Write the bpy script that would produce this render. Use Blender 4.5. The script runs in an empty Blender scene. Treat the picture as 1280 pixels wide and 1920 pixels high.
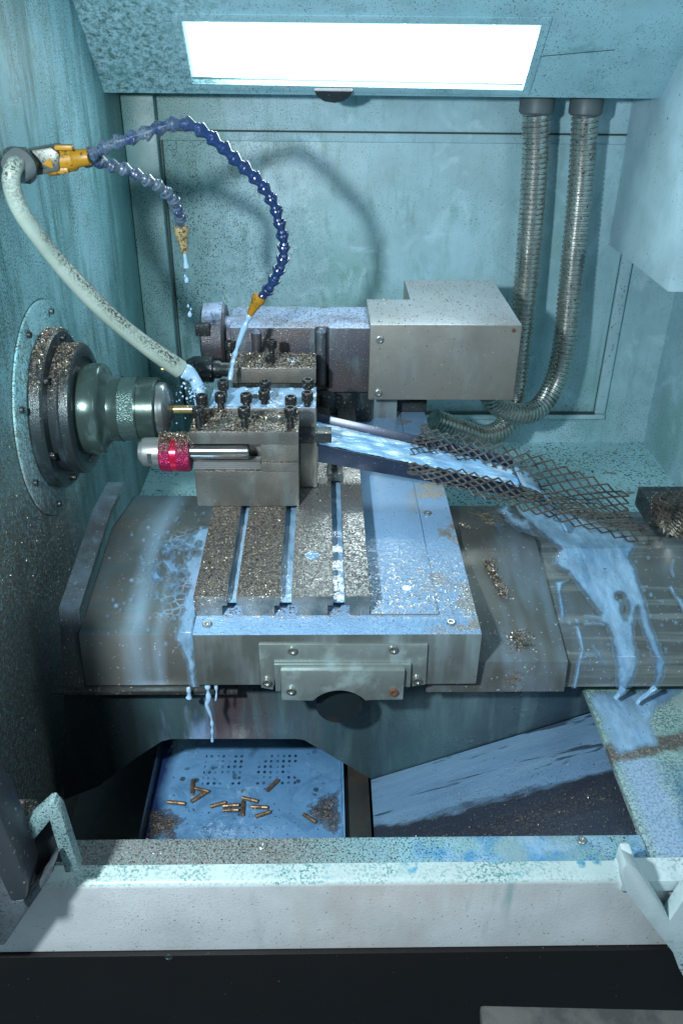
import bpy, bmesh, math, random
import numpy as np
from mathutils import Vector, Matrix, Euler
R = math.radians
random.seed(7); rs = np.random.default_rng(11)
scn = bpy.context.scene
COL = scn.collection

# ------------------------------------------------------------------ camera
F, PITCH, YAW, ROLL = 1580.0, 30.5, 1.5, 0.76
CPOS = Vector((0, 0, 1.5))
CROT = Matrix.Rotation(R(-YAW), 3, 'Z') @ Matrix.Rotation(R(90 - PITCH), 3, 'X') @ Matrix.Rotation(R(ROLL), 3, 'Z')
cam = bpy.data.cameras.new('camera'); camo = bpy.data.objects.new('camera', cam); COL.objects.link(camo)
camo.location = CPOS; camo.rotation_euler = CROT.to_euler()
cam.sensor_fit = 'VERTICAL'; cam.sensor_height = 36; cam.lens = F / 1920 * 36
cam.clip_start = 0.01; cam.clip_end = 60
scn.camera = camo

# ------------------------------------------------------------------ world, lights, exposure
w = bpy.data.worlds.new('World'); scn.world = w; w.use_nodes = True
w.node_tree.nodes['Background'].inputs[0].default_value = (0.45, 0.72, 0.9, 1)
w.node_tree.nodes['Background'].inputs[1].default_value = 0.22
scn.view_settings.view_transform = 'Standard'; scn.view_settings.look = 'None'
scn.view_settings.exposure = 0.16; scn.view_settings.gamma = 1
def area(name, loc, target, size, power, col):
    l = bpy.data.lights.new(name, 'AREA'); l.shape = 'DISK'; l.size = size; l.energy = power; l.color = col
    o = bpy.data.objects.new(name, l); COL.objects.link(o); o.location = loc
    o.rotation_euler = (Vector(target) - Vector(loc)).to_track_quat('-Z', 'Y').to_euler(); return o
area('key_lamp', (-.34, .12, 1.56), (.08, 1.1, 1.0), .06, 13.5, (.86, .95, 1.0))
area('fill_lamp', (.70, -.15, 1.85), (-.36, .9, 1.0), .7, 4.5, (.86, .95, 1.0))  # added fill from the right, no such lamp known; brightens the left wall

# ------------------------------------------------------------------ pixel of the photograph -> point on a real plane
def ray(x, y): return CROT @ Vector(((x - 640) / F, -(y - 960) / F, -1))
def U(x, y, ax, v):
    d = ray(x, y); i = 'XYZ'.index(ax); return CPOS + d * ((v - CPOS[i]) / d[i])
def UP(x, y, p0, n):
    d = ray(x, y); return CPOS + d * ((Vector(p0) - CPOS).dot(Vector(n)) / d.dot(Vector(n)))
CR = np.array(CROT)
def projn(P):
    q = (P - np.array(CPOS)) @ CR
    return np.stack([640 + F * q[:, 0] / -q[:, 2], 960 - F * q[:, 1] / -q[:, 2]], 1)

# ------------------------------------------------------------------ material kit
class G:
    def __init__(s, name):
        s.m = bpy.data.materials.new(name); s.m.use_nodes = True; s.nt = s.m.node_tree
        s.bsdf = s.nt.nodes['Principled BSDF']; s.geo = s.nt.nodes.new('ShaderNodeNewGeometry'); s.P = s.geo.outputs['Position']; s._xyz = None
    def set(s, i, v):
        if isinstance(v, bpy.types.NodeSocket): s.nt.links.new(v, i)
        elif isinstance(v, (tuple, list)) and i.type == 'RGBA': i.default_value = (*v[:3], 1)
        else: i.default_value = v
    def co(s, stretch=(1, 1, 1), off=(0, 0, 0)):
        n = s.nt.nodes.new('ShaderNodeMapping'); s.nt.links.new(s.P, n.inputs[0])
        n.inputs['Scale'].default_value = stretch; n.inputs['Location'].default_value = off; return n.outputs[0]
    def noise(s, scale, detail=3, rough=.55, stretch=None, off=(0, 0, 0), dist=0):
        n = s.nt.nodes.new('ShaderNodeTexNoise'); s.nt.links.new(s.co(stretch or (1, 1, 1), off), n.inputs['Vector'])
        n.inputs['Scale'].default_value = scale; n.inputs['Detail'].default_value = detail
        n.inputs['Roughness'].default_value = rough; n.inputs['Distortion'].default_value = dist; return n.outputs[0]
    def vor(s, scale, feature='F1', stretch=None, out='Distance', vec=None):
        n = s.nt.nodes.new('ShaderNodeTexVoronoi'); n.feature = feature
        s.nt.links.new(vec or s.co(stretch or (1, 1, 1)), n.inputs['Vector']); n.inputs['Scale'].default_value = scale
        return n.outputs[out]
    def rng(s, x, a, b, c=0., d=1.):
        n = s.nt.nodes.new('ShaderNodeMapRange'); s.set(n.inputs[0], x)
        for k, v in zip((1, 2, 3, 4), (a, b, c, d)): s.set(n.inputs[k], v)
        return n.outputs[0]
    def m2(s, op, a, b=0.):
        n = s.nt.nodes.new('ShaderNodeMath'); n.operation = op; s.set(n.inputs[0], a); s.set(n.inputs[1], b); return n.outputs[0]
    def mul(s, *a):
        r = a[0]
        for b in a[1:]: r = s.m2('MULTIPLY', r, b)
        return r
    def mx(s, *a):
        r = a[0]
        for b in a[1:]: r = s.m2('MAXIMUM', r, b)
        return r
    def add(s, a, b): return s.m2('ADD', a, b)
    def inv(s, a): return s.m2('SUBTRACT', 1., a)
    def ax(s, i):
        if s._xyz is None:
            s._xyz = s.nt.nodes.new('ShaderNodeSeparateXYZ'); s.nt.links.new(s.P, s._xyz.inputs[0])
        return s._xyz.outputs[i]
    def up(s):
        n = s.nt.nodes.new('ShaderNodeSeparateXYZ'); s.nt.links.new(s.geo.outputs['True Normal'], n.inputs[0]); return n.outputs[2]
    def band(s, i, a, b, soft=.01):   # 1 inside [a,b]
        x = s.ax(i); return s.mul(s.rng(x, a - soft, a + soft), s.rng(x, b - soft, b + soft, 1., 0.))
    def grad(s, i, a, b): return s.rng(s.ax(i), a, b)
    def blotch(s, scale, lo, hi, stretch=None, off=(0, 0, 0), detail=4, rough=.6, dist=0): return s.rng(s.noise(scale, detail, rough, stretch, off, dist), lo, hi)
    def specks(s, scale, t, cl=None, off=(0, 0, 0)):
        a = s.rng(s.noise(scale, 2, .6, off=off), t, t + .03)
        return s.mul(a, s.rng(s.noise(7, 3, off=off), *(cl or (.35, .6))), s.rng(s.noise(26, 4, .7, (1, 1, .45), (off[0] + 3, 1, 1)), .34, .50))
    def mixc(s, f, a, b):
        n = s.nt.nodes.new('ShaderNodeMix'); n.data_type = 'RGBA'; s.set(n.inputs[0], f); s.set(n.inputs[6], a); s.set(n.inputs[7], b); return n.outputs[2]
    def mixf(s, f, a, b):
        n = s.nt.nodes.new('ShaderNodeMix'); n.data_type = 'FLOAT'; s.set(n.inputs[0], f); s.set(n.inputs[2], a); s.set(n.inputs[3], b); return n.outputs[0]

def mat(name, base, rough=.5, metal=0., layers=(), bump=(), var=.15, spec=.5, vscale=12, emit=None, alpha=None, coat=0):
    g = G(name); v = g.rng(g.noise(vscale, 5, .6), .3, .7)
    c = g.mixc(v, tuple(x * (1 - var) for x in base), tuple(min(1, x * (1 + var)) for x in base))
    r = rough; m = metal
    r = g.mixf(g.noise(vscale * 2.3, 4), max(0, rough - .12), min(1, rough + .12)) if rough > .12 else rough
    for L in layers:
        mk_, col, rr, mm = (list(L) + [None, None, None])[:4]; f = mk_(g)
        if col is not None: c = g.mixc(f, c, col(g) if callable(col) else col)
        if rr is not None: r = g.mixf(f, r, rr)
        if mm is not None: m = g.mixf(f, m, mm)
    g.set(g.bsdf.inputs['Base Color'], c); g.set(g.bsdf.inputs['Roughness'], r); g.set(g.bsdf.inputs['Metallic'], m)
    g.bsdf.inputs['Specular IOR Level'].default_value = spec
    if coat: g.bsdf.inputs['Coat Weight'].default_value = coat; g.bsdf.inputs['Coat Roughness'].default_value = .08
    nrm = None
    for (hf, dist, st) in bump:
        n = g.nt.nodes.new('ShaderNodeBump'); n.inputs['Distance'].default_value = dist; n.inputs['Strength'].default_value = st
        g.set(n.inputs['Height'], hf(g))
        if nrm: g.nt.links.new(nrm, n.inputs['Normal'])
        nrm = n.outputs[0]
    if nrm: g.nt.links.new(nrm, g.bsdf.inputs['Normal'])
    if emit: g.set(g.bsdf.inputs['Emission Color'], emit[0](g) if callable(emit[0]) else emit[0]); g.bsdf.inputs['Emission Strength'].default_value = emit[1]
    if alpha is not None: g.bsdf.inputs['Alpha'].default_value = alpha
    return g.m

BLK = (.012, .018, .02); MILK = (.24, .43, .61); CHIP = (.30, .25, .19); CHIPD = (.07, .06, .055)
def chipcol(g):   # many small flakes, dark, silver and brassy
    a = g.vor(620, out='Color'); n = g.nt.nodes.new('ShaderNodeSeparateColor'); g.nt.links.new(a, n.inputs[0])
    r = g.nt.nodes.new('ShaderNodeValToRGB'); g.nt.links.new(n.outputs[0], r.inputs[0])
    e = r.color_ramp.elements; e[0].color = (.035, .03, .028, 1); e[1].color = (.72, .70, .64, 1); e[0].position = .2
    for p, cc in ((.5, (.10, .09, .078, 1)), (.8, (.23, .215, .19, 1)), (.93, (.36, .32, .25, 1))):
        x = e.new(p); x.color = cc
    return r.outputs[0]
grain = lambda g: g.vor(620)
wet = lambda g: g.noise(70, 4, .6)
fine = lambda g: g.noise(300, 3, .6)
brush = lambda g: g.noise(60, 4, .7, stretch=(1, 12, 12))

M = {}
# left wall: teal stained, speckled, crusted with chips low down and near the door
M['wall_left'] = mat('stained_teal_paint', (.26, .56, .62), .45, layers=(
    (lambda g: g.mul(g.blotch(4, .42, .62, (1, 1, .6)), .8), (.42, .72, .82)),
    (lambda g: g.mul(g.blotch(9, .48, .66, (1, 1, .22), (3, 1, 0), 6, .7), .85), (.10, .31, .30)),
    (lambda g: g.mul(g.blotch(26, .52, .7, (1, 1, .12), (1, 5, 0), 6, .7), .9), (.045, .17, .16)),
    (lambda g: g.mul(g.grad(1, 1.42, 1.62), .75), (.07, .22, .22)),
    (lambda g: g.mul(g.blotch(60, .5, .62, None, (0, 0, 2), 6, .75), g.blotch(5, .5, .6, None, (4, 4, 4)), .6), (.16, .26, .17)),
    (lambda g: g.specks(400, .57, (.25, .5)), BLK),
    (lambda g: g.mul(g.specks(420, .56, (.35, .6), (5, 5, 5)), .9), (.03, .07, .07)),
    (lambda g: g.mul(g.rng(g.add(g.ax(2), g.mul(g.ax(1), .55)), 1.63, 1.44), g.blotch(150, .38, .52, None, (0, 0, 0), 5, .75), g.rng(g.add(g.ax(1), g.mul(g.noise(12, 4), .1)), 1.22, 1.05)), lambda g: g.mixc(.55, chipcol(g), (.20, .185, .165)), .45, .2),
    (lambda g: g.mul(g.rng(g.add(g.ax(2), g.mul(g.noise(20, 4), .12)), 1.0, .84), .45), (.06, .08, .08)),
), bump=((fine, .0006, .5), (grain, .0008, .35)))
# back wall
M['wall_back'] = mat('pale_blue_paint', (.34, .55, .61), .42, layers=(
    (lambda g: g.mul(g.blotch(3.2, .4, .62), .6), (.40, .66, .76)),
    (lambda g: g.mul(g.blotch(5, .5, .66, (1, 1, .6), (7, 0, 0)), .7), (.20, .42, .40)),
    (lambda g: g.mul(g.blotch(11, .56, .66, None, (2, 0, 3), 5, .6, 1.5), .4), (.55, .80, .90)),
    (lambda g: g.mul(g.blotch(14, .55, .64, (1, 1, .7), (9, 0, 3), 5, .6, 2.5), .3), (.20, .42, .44)),
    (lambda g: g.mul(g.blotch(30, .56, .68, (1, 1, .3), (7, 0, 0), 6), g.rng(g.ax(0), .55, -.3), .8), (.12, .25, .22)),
    (lambda g: g.mul(g.rng(g.add(g.ax(0), g.mul(g.noise(10, 4), .16)), -.04, -.27), .85), (.08, .21, .20)),  # shade of the left corner painted into the wall, darker towards it
    (lambda g: g.mul(g.blotch(34, .56, .70, (1, 1, .06), (1, 0, 4), 5, .65), g.blotch(4, .45, .6, None, (8, 1, 1)), .55), (.14, .32, .32)),
    (lambda g: g.mul(g.rng(g.ax(0), .1, -.30), g.specks(430, .56, (.25, .5))), BLK),
    (lambda g: g.specks(330, .63, (.3, .6)), (.03, .06, .06)),
    (lambda g: g.mul(g.rng(g.ax(2), .88, .70), g.specks(400, .58, (.25, .5), (3, 3, 0))), (.03, .05, .05)),
), bump=((fine, .0005, .35), (lambda g: g.noise(20, 3), .002, .15)))
M['hood'] = mat('hood_paint', (.31, .56, .64), .42, layers=(
    (lambda g: g.mul(g.blotch(5, .4, .65), .5), (.38, .60, .68)),
    (lambda g: g.mul(g.rng(g.add(g.ax(0), g.mul(g.noise(14, 5, .7), .5)), .17, -.02), g.blotch(110, .44, .60, None, (0, 0, 0), 8, .8)), (.06, .15, .13)),
    (lambda g: g.mul(g.blotch(18, .55, .68, None, (3, 3, 3), 6, .7), .6), (.12, .30, .32)),
    (lambda g: g.specks(400, .62, (.3, .6)), BLK),
), bump=((fine, .0006, .5),))
M['rbox'] = mat('corner_housing_paint', (.45, .66, .74), .4, layers=(
    (lambda g: g.specks(190, .67, (.35, .6)), BLK), (lambda g: g.mul(g.blotch(8, .5, .7), .4), (.22, .44, .48))), bump=((fine, .0004, .3),))
M['shelf'] = mat('speckled_shelf_paint', (.38, .66, .72), .4, layers=(
    (lambda g: g.mul(g.blotch(6, .45, .65), .5), (.24, .46, .44)),
    (lambda g: g.mul(g.rng(g.noise(190, 2, .6), .55, .60), g.blotch(9, .34, .55)), (.012, .05, .06)),
    (lambda g: g.mul(g.blotch(35, .63, .7), .8), (.16, .12, .08)),
), bump=((fine, .0008, .5),))
M['panelstrip'] = mat('panel_edge_paint', (.36, .56, .62), .4, layers=((lambda g: g.specks(200, .62), BLK),))
M['gap'] = mat('grimy_seam', (.03, .06, .06), .7)
M['lens'] = mat('lamp_lens', (.8, .9, .95), .3, emit=(lambda g: g.mixc(g.mx(g.rng(g.add(g.ax(0), g.mul(g.noise(60, 4, .7), .03)), -.10, -.170), g.rng(g.add(g.ax(2), g.mul(g.noise(50, 4, .7), .02)), 1.482, 1.499), g.mul(g.blotch(160, .66, .70), g.rng(g.ax(0), -.1, -.16))), (.88, .99, 1.0), (.050, .078, .088)), 11.))
# metals
def steel(name, base=(.40, .42, .42), rough=.38, metal=.75, extra=(), chips=.0, film=0., bump=()):
    L = [(lambda g: g.mul(g.blotch(8, .42, .68, (1, 1, .6)), .5), tuple(x * .55 for x in base)),
         (lambda g: g.mul(g.blotch(30, .55, .7, (1, 1, .3), (2, 2, 2)), .4), (.20, .33, .36), .5, .2)]
    if film: L.append((lambda g: g.mul(g.blotch(7, .45, .62, (1, 1, .5), (9, 1, 4)), film), MILK, .25, 0.))
    if chips: L.append((lambda g: g.mul(g.rng(g.noise(260, 3, .7), .62 - chips * .3, .66 - chips * .3), 1.), chipcol, .4, .6))
    L += list(extra)
    return mat(name, base, rough, metal, L, bump=tuple(bump) + ((lambda g: g.noise(160, 4, .6), .0003, .35),))
M['steel'] = steel('worn_steel')
M['block'] = steel('block_steel', (.30, .30, .275), .36, .75, extra=(
    (lambda g: g.mul(g.blotch(14, .5, .62, (1, 1, .5), (4, 2, 0)), .5), (.24, .19, .14), .5, .4),
    (lambda g: g.mul(g.blotch(7, .45, .6, (1, 1, 1), (1, 7, 3)), .6), (.11, .12, .11)),
    (lambda g: g.mul(g.rng(g.up(), .7, .9), g.rng(g.noise(260, 3, .7), .40, .47)), chipcol, .38, .65)), bump=((grain, .0009, .35),))
M['block_milky'] = steel('wet_block_steel', (.38, .40, .40), .3, .7, extra=(
    (lambda g: g.mul(g.rng(g.up(), .7, .9), g.blotch(50, .36, .46)), (.36, .56, .80), .12, .0),
    (lambda g: g.mul(g.rng(g.up(), .7, .9), g.rng(g.noise(260, 3, .7), .56, .6)), chipcol, .38, .5)), bump=((wet, .002, .7),))
M['boxcover'] = steel('sheet_cover', (.33, .335, .315), .40, .55, extra=(
    (lambda g: g.mul(g.rng(g.up(), .7, .9), .6), (.50, .60, .68), .35, .3),  # upward faces painted lighter, as the light falls on the top
    (lambda g: g.mul(g.blotch(3.5, .42, .62, None, (5, 0, 1)), .5), (.30, .30, .26)),
    (lambda g: g.rng(g.noise(240, 2, .6), .655, .68), lambda g: g.mixc(g.rng(g.noise(90), .45, .55), (.05, .04, .035), (.55, .45, .32)), .5, .3),))
M['motor'] = steel('motor_casting', (.105, .115, .14), .4, .5, extra=(
    (lambda g: g.mul(g.rng(g.up(), .6, .9), g.rng(g.noise(130, 3, .7), .30, .46)), (.42, .56, .80), .12, 0.),
    (lambda g: g.mul(g.blotch(12, .48, .66), .6), (.13, .09, .07)),
    (lambda g: g.rng(g.noise(430, 2, .6), .64, .68), (.45, .42, .38), .3, .6),), bump=((grain, .001, .5),))
M['dark'] = steel('blackened_steel', (.05, .065, .07), .38, .6, extra=((lambda g: g.rng(g.noise(300, 2, .6), .655, .68), (.5, .45, .36), .3, .6),))
M['flange'] = steel('spindle_flange', (.045, .065, .07), .38, .55, extra=(
    (lambda g: g.mul(g.rng(g.up(), .35, .8), g.rng(g.noise(280, 3, .7), .47, .52)), chipcol, .4, .6),
    (lambda g: g.mul(g.inv(g.rng(g.up(), .0, .5)), g.blotch(14, .45, .65), .6), (.02, .035, .045), .25, .3),), bump=((grain, .0008, .3),))
M['green'] = steel('oily_green_steel', (.07, .115, .105), .25, .55)
M['knurl'] = mat('knurled_steel', (.10, .17, .16), .35, .6, bump=((lambda g: g.vor(520), .001, .8),))
M['nose'] = steel('collet_nose', (.30, .34, .34), .28, .8)
M['brass'] = mat('brass', (.62, .45, .18), .3, .9, bump=((fine, .0005, .4),))
M['pin'] = mat('dull_brass', (.30, .20, .12), .4, .7, layers=((lambda g: g.mul(g.blotch(120, .5, .6), .6), (.15, .10, .07)),), bump=((fine, .0006, .5),))
M['screw'] = mat('black_oxide', (.035, .04, .042), .32, .6, layers=((lambda g: g.rng(g.noise(420, 2, .6), .62, .66), (.42, .40, .36), .3, .7),), bump=((lambda g: g.noise(500, 2), .0006, .6),))
M['bolt'] = mat('bright_bolt', (.45, .47, .44), .3, .9)
M['red'] = mat('red_anodised', (.40, .02, .10), .3, .55, layers=((lambda g: g.mul(g.rng(g.up(), .3, .8), g.rng(g.noise(260, 3, .7), .42, .5)), chipcol, .4, .5),), bump=((lambda g: g.vor(560), .0014, .9),))
M['redband'] = mat('red_band', (.58, .012, .06), .25, .5)
M['chrome'] = mat('ground_shank', (.62, .62, .60), .16, 1.)
def plate_mat(name, dens, bright, tint):
    return mat(name, (.50, .50, .48), .28, .85, layers=(
        (lambda g: g.mul(g.blotch(9, .4, .65), .4), (.30, .31, .31)),
        (lambda g: g.mul(g.rng(g.up(), .7, .9), g.rng(g.noise(210, 2, .6, dist=1.), .50, .57), bright, g.rng(g.ax(1), .99, .90)), (.05, .055, .06), .2, .4),
        (lambda g: g.mul(g.rng(g.up(), .7, .9), g.rng(g.noise(420, 3, .75), .62 - dens * .3, .67 - dens * .3)), lambda g: g.mixc(.55, chipcol(g), tint), .42, .5),
        (lambda g: g.mul(g.rng(g.up(), .5, .2), g.blotch(20, .35, .6), .9), (.07, .12, .13), .3, .4),
    ), bump=((lambda g: g.noise(210, 2, .6, dist=1.), .0016, 1.), (grain, .0007, .7 - .6 * bright)))
M['plateA'] = plate_mat('chip_crusted_plate', .75, .1, (.15, .14, .125))
M['plateC'] = plate_mat('chip_speckled_plate', .34, .7, (.30, .30, .29))
M['plateD'] = plate_mat('droplet_wet_plate', .15, .9, (.3, .3, .3))
drop = lambda g: g.vor(130, 'SMOOTH_F1', stretch=(.8, 1.3, 1), vec=None)
dropm = lambda g: g.mul(g.rng(g.add(g.ax(1), g.mul(g.noise(20, 4), .1)), .97, .86), g.rng(g.noise(170, 3, .6, dist=1.4), .50, .57), g.rng(g.up(), .7, .9), g.rng(g.ax(1), .752, .764))
M['tabletop'] = mat('milky_table_film', (.20, .38, .60), .16, 0, layers=(
    (lambda g: g.mul(g.rng(g.up(), .7, .9), g.blotch(7, .42, .62), .5), (.27, .47, .70)),
    (lambda g: g.mul(g.rng(g.up(), .7, .9), g.blotch(16, .50, .56, None, (.5, 0, 0), 5, .6), g.rng(g.ax(0), .11, .15)), (.42, .43, .42), .3, .6),
    (dropm, (.85, .87, .88), .08, .9),
    (lambda g: g.mul(dropm(g), g.rng(g.noise(260, 3, .7), .56, .62)), (.08, .10, .12), .1, .3),
    (lambda g: g.rng(g.up(), .6, .3), (.24, .28, .27), .36, .65),
    (lambda g: g.mul(g.rng(g.up(), .6, .3), g.blotch(22, .5, .68, (1, 1, .12))), (.26, .36, .40), .3, .2),
    (lambda g: g.mul(g.rng(g.up(), .6, .3), g.blotch(7, .45, .65), .8), (.12, .13, .12)),
    (lambda g: g.rng(g.noise(320, 2, .6), .68, .70), (.05, .05, .05)),
), bump=((lambda g: g.mul(g.noise(170, 3, .6, dist=1.4), g.rng(g.ax(1), 1.0, .84), g.rng(g.up(), .7, .9)), .0024, 1.), (lambda g: g.noise(14, 2), .003, .2)))
M['bracket'] = steel('bracket_steel', (.30, .36, .35), .34, .6, extra=((lambda g: g.mul(g.blotch(25, .5, .62), .5), (.32, .45, .46), .3, .1),))
M['rust'] = mat('rusty_screw', (.18, .09, .05), .6, .3)
# telescopic way covers
def cover(name, base, film, extra=(), lines=0.):
    return mat(name, base, .33, .55, layers=(
        (lambda g: g.mul(g.blotch(5, .4, .66, (1, .7, 1)), .6), tuple(x * .5 for x in base)),
        (lambda g: g.mul(g.blotch(60, .5, .62, (.05, 1, 1), (1, 0, 0)), lines), tuple(min(1, x * 1.7) for x in base)),
        (lambda g: g.mul(g.blotch(11, .5, .66, (1, .22, .3), (film * 7, 0, 0)), film), (.20, .34, .46), .3, .1),
        (lambda g: g.rng(g.noise(260, 2, .6), .69, .71), (.6, .7, .75)),
    ) + tuple(extra), bump=((lambda g: g.noise(60, 4, .7, stretch=(.06, 1, 1)), .0006, .3 + lines * .4),))
M['coverL'] = cover('left_way_cover', (.20, .215, .205), .4, (
    (lambda g: g.mul(g.band(0, -.225, -.15, .012), g.band(1, .80, .955, .02), g.rng(g.vor(95, 'DISTANCE_TO_EDGE'), .13, .04), g.blotch(26, .42, .55)), (.26, .43, .58), .12, 0.),
    (lambda g: g.mul(g.rng(g.up(), .97, .995), g.blotch(40, .40, .6, (.5, 1.2, 1), (0, 0, 0), 6), .7), (.06, .13, .15), .25, .3),
    (lambda g: g.mul(g.mx(g.band(0, -.228, -.204, .010), g.mul(g.band(0, -.198, -.186, .006), g.rng(g.ax(1), .93, .88))), g.rng(g.noise(14, 4, .5, (1, .25, .25)), .32, .5), .75), (.22, .36, .47), .3, 0.),
    (lambda g: g.mul(g.rng(g.ax(0), -.24, -.31), .8), (.03, .045, .05)),  # shadow over the left end, painted into the cover colour
))
M['coverR'] = cover('right_way_cover', (.185, .195, .18), .7, (
    (lambda g: g.mul(g.rng(g.ax(1), .93, .99), .8), (.05, .065, .07), .25),  # shading of the rear facet, painted in as a darker tone
    (lambda g: g.mul(g.band(0, .215, .245, .012), g.rng(g.noise(160, 4, .7), .50, .55), g.rng(g.noise(14, 3), .46, .54)), lambda g: g.mixc(.4, chipcol(g), (.36, .22, .10)), .4, .5),
))
M['coverR2'] = cover('far_way_cover', (.165, .19, .185), .3, lines=.8)
M['guard'] = steel('end_guard', (.09, .12, .135), .3, .5, film=.35, extra=((lambda g: g.mul(g.rng(g.ax(2), .93, .84), .8), (.05, .05, .045)),
    (lambda g: g.rng(g.noise(300, 3, .7), .60, .63), chipcol, .4, .5)))
milkb = lambda g: g.noise(26, 3, .5, dist=.6)
M['milk'] = mat('milky_coolant', MILK, .08, 0, layers=((lambda g: g.mul(g.blotch(34, .46, .62, (1.8, .35, 1)), .7), (.31, .52, .74)), (lambda g: g.mul(g.blotch(19, .48, .62, (1.6, .45, 1), (3, 3, 0)), .75), (.11, .25, .42)), (lambda g: g.rng(g.noise(300, 2), .69, .71), (.05, .06, .06))),
                bump=((milkb, .003, .35), (lambda g: g.noise(110, 3, .6, stretch=(1.5, .5, 1)), .0020, .5)), var=.06, spec=.8)
M['milk_solid'] = M['milk'].copy()
def film(m, lo, hi, scale=30):
    g = G.__new__(G); g.m = M[m]; g.nt = g.m.node_tree; g.bsdf = g.nt.nodes['Principled BSDF']; g.geo = g.nt.nodes.new('ShaderNodeNewGeometry'); g.P = g.geo.outputs['Position']; g._xyz = None
    at = g.nt.nodes.new('ShaderNodeAttribute'); at.attribute_name = 'film'
    g.set(g.bsdf.inputs['Alpha'], g.mul(g.rng(at.outputs['Fac'], 0, 1, .25, 1), g.rng(g.noise(scale, 4, .6, (1.5, .5, 1)), .38, .6, lo, hi)))
film('milk', .70, 1., 40)
M['milk_jet'] = mat('milky_coolant_jet', (.34, .56, .78), .12, 0, bump=((lambda g: g.noise(60, 3, .5), .003, .4),), var=.08, spec=.6)
M['milk_run'] = mat('flowing_coolant', (.26, .55, .88), .1, 0, layers=((lambda g: g.blotch(22, .50, .64, (.5, 2.5, 1.2), (0, 0, 0), 4), (.62, .85, .98)),), bump=((lambda g: g.noise(40, 4, .6, stretch=(.4, 2, 1)), .004, .6),), spec=.6)
M['chute'] = mat('navy_chute', (.018, .035, .07), .3, .3, layers=((lambda g: g.rng(g.noise(500, 2), .68, .71), (.3, .3, .28), .4, .5),))
M['meshwire'] = mat('expanded_metal', (.20, .18, .155), .3, .8, layers=((lambda g: g.mul(g.blotch(90, .5, .6), .7), (.05, .045, .04)),))
M['conduit'] = mat('corrugated_conduit', (.50, .53, .50), .24, .9, layers=((lambda g: g.mul(g.blotch(25, .5, .66), .6), (.08, .13, .12), .4, .4),
      (lambda g: g.rng(g.noise(200, 3), .62, .66), (.05, .05, .05))), bump=((fine, .0004, .4),))
M['fitting'] = mat('conduit_fitting', (.09, .12, .13), .5, .1)
M['hose'] = mat('clear_white_hose', (.36, .46, .41), .28, 0, layers=(
    (lambda g: g.mul(g.blotch(18, .45, .65), .4), (.22, .32, .27)),
    (lambda g: g.mul(g.rng(g.up(), -.3, .3), g.rng(g.noise(330, 4, .75), .47, .55), g.rng(g.noise(14), .34, .48)), (.035, .045, .035), .6),), spec=.6)
M['blue'] = mat('blue_segment_plastic', (.012, .038, .13), .22, 0, layers=(
    (lambda g: g.mul(g.rng(g.ax(0), -.14, -.20), g.blotch(60, .34, .54), .7), (.13, .21, .27), .35),
    (lambda g: g.mul(g.rng(g.ax(0), -.14, -.20), g.rng(g.noise(300, 3, .7), .54, .6)), chipcol, .4, .4)), spec=.6, coat=.4)
M['yellow'] = mat('yellow_plastic', (.40, .21, .012), .4, 0, layers=((lambda g: g.rng(g.noise(160, 4, .7), .55, .62), (.10, .07, .03)),))
M['tan'] = mat('crusted_nozzle', (.42, .34, .16), .5, 0, layers=((lambda g: g.rng(g.noise(220, 4, .7), .48, .56), (.08, .06, .04)),), bump=((grain, .001, .5),))
M['manifold'] = steel('manifold_metal', (.12, .14, .125), .38, .55, extra=((lambda g: g.rng(g.noise(300, 3, .7), .56, .62), (.03, .04, .035)),))
# pit
M['bedwall'] = mat('wet_bed_wall', (.055, .105, .12), .3, .3, layers=(
    (lambda g: g.mul(g.blotch(9, .42, .64, (1, 1, .3)), .8), (.10, .20, .22)),
    (lambda g: g.mul(g.band(0, -.17, .0, .03), g.blotch(8, .4, .6, (1.5, 1, .3), (2, 0, 0)), .8), (.10, .055, .055)),
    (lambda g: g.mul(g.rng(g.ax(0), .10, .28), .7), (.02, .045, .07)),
    (lambda g: g.mul(g.band(0, -.2, -.14, .008), g.blotch(16, .42, .52, (1, 1, .25), (0, 0, 9)), .8), (.24, .38, .62), .2, 0.),
    (lambda g: g.mul(g.blotch(45, .5, .66, (1, 1, .12), (3, 0, 0), 5), .5), (.14, .24, .25)),
    (lambda g: g.mul(g.rng(g.ax(0), -.19, -.235), .9), (.01, .014, .016)),  # left end near black: the pit's shade put into the colour
    (lambda g: g.rng(g.noise(520, 2, .6), .69, .72), (.22, .34, .40)),
), bump=((fine, .0006, .5),))
def holes(g):
    # two rectangles of small round holes
    fx = g.m2('SUBTRACT', g.m2('FRACT', g.mul(g.ax(0), 1 / .0082)), .5); fy = g.m2('SUBTRACT', g.m2('FRACT', g.mul(g.ax(1), 1 / .0095)), .5)
    d = g.m2('SQRT', g.add(g.mul(fx, fx), g.mul(fy, fy)))
    m = g.rng(d, .30, .22)
    a = g.mul(g.band(0, -.160, -.1066, .0002), g.band(1, .779, .836, .0002)); b = g.mul(g.band(0, -.090, -.0328, .0002), g.band(1, .779, .836, .0002))
    return g.mul(m, g.mx(a, b))
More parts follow.
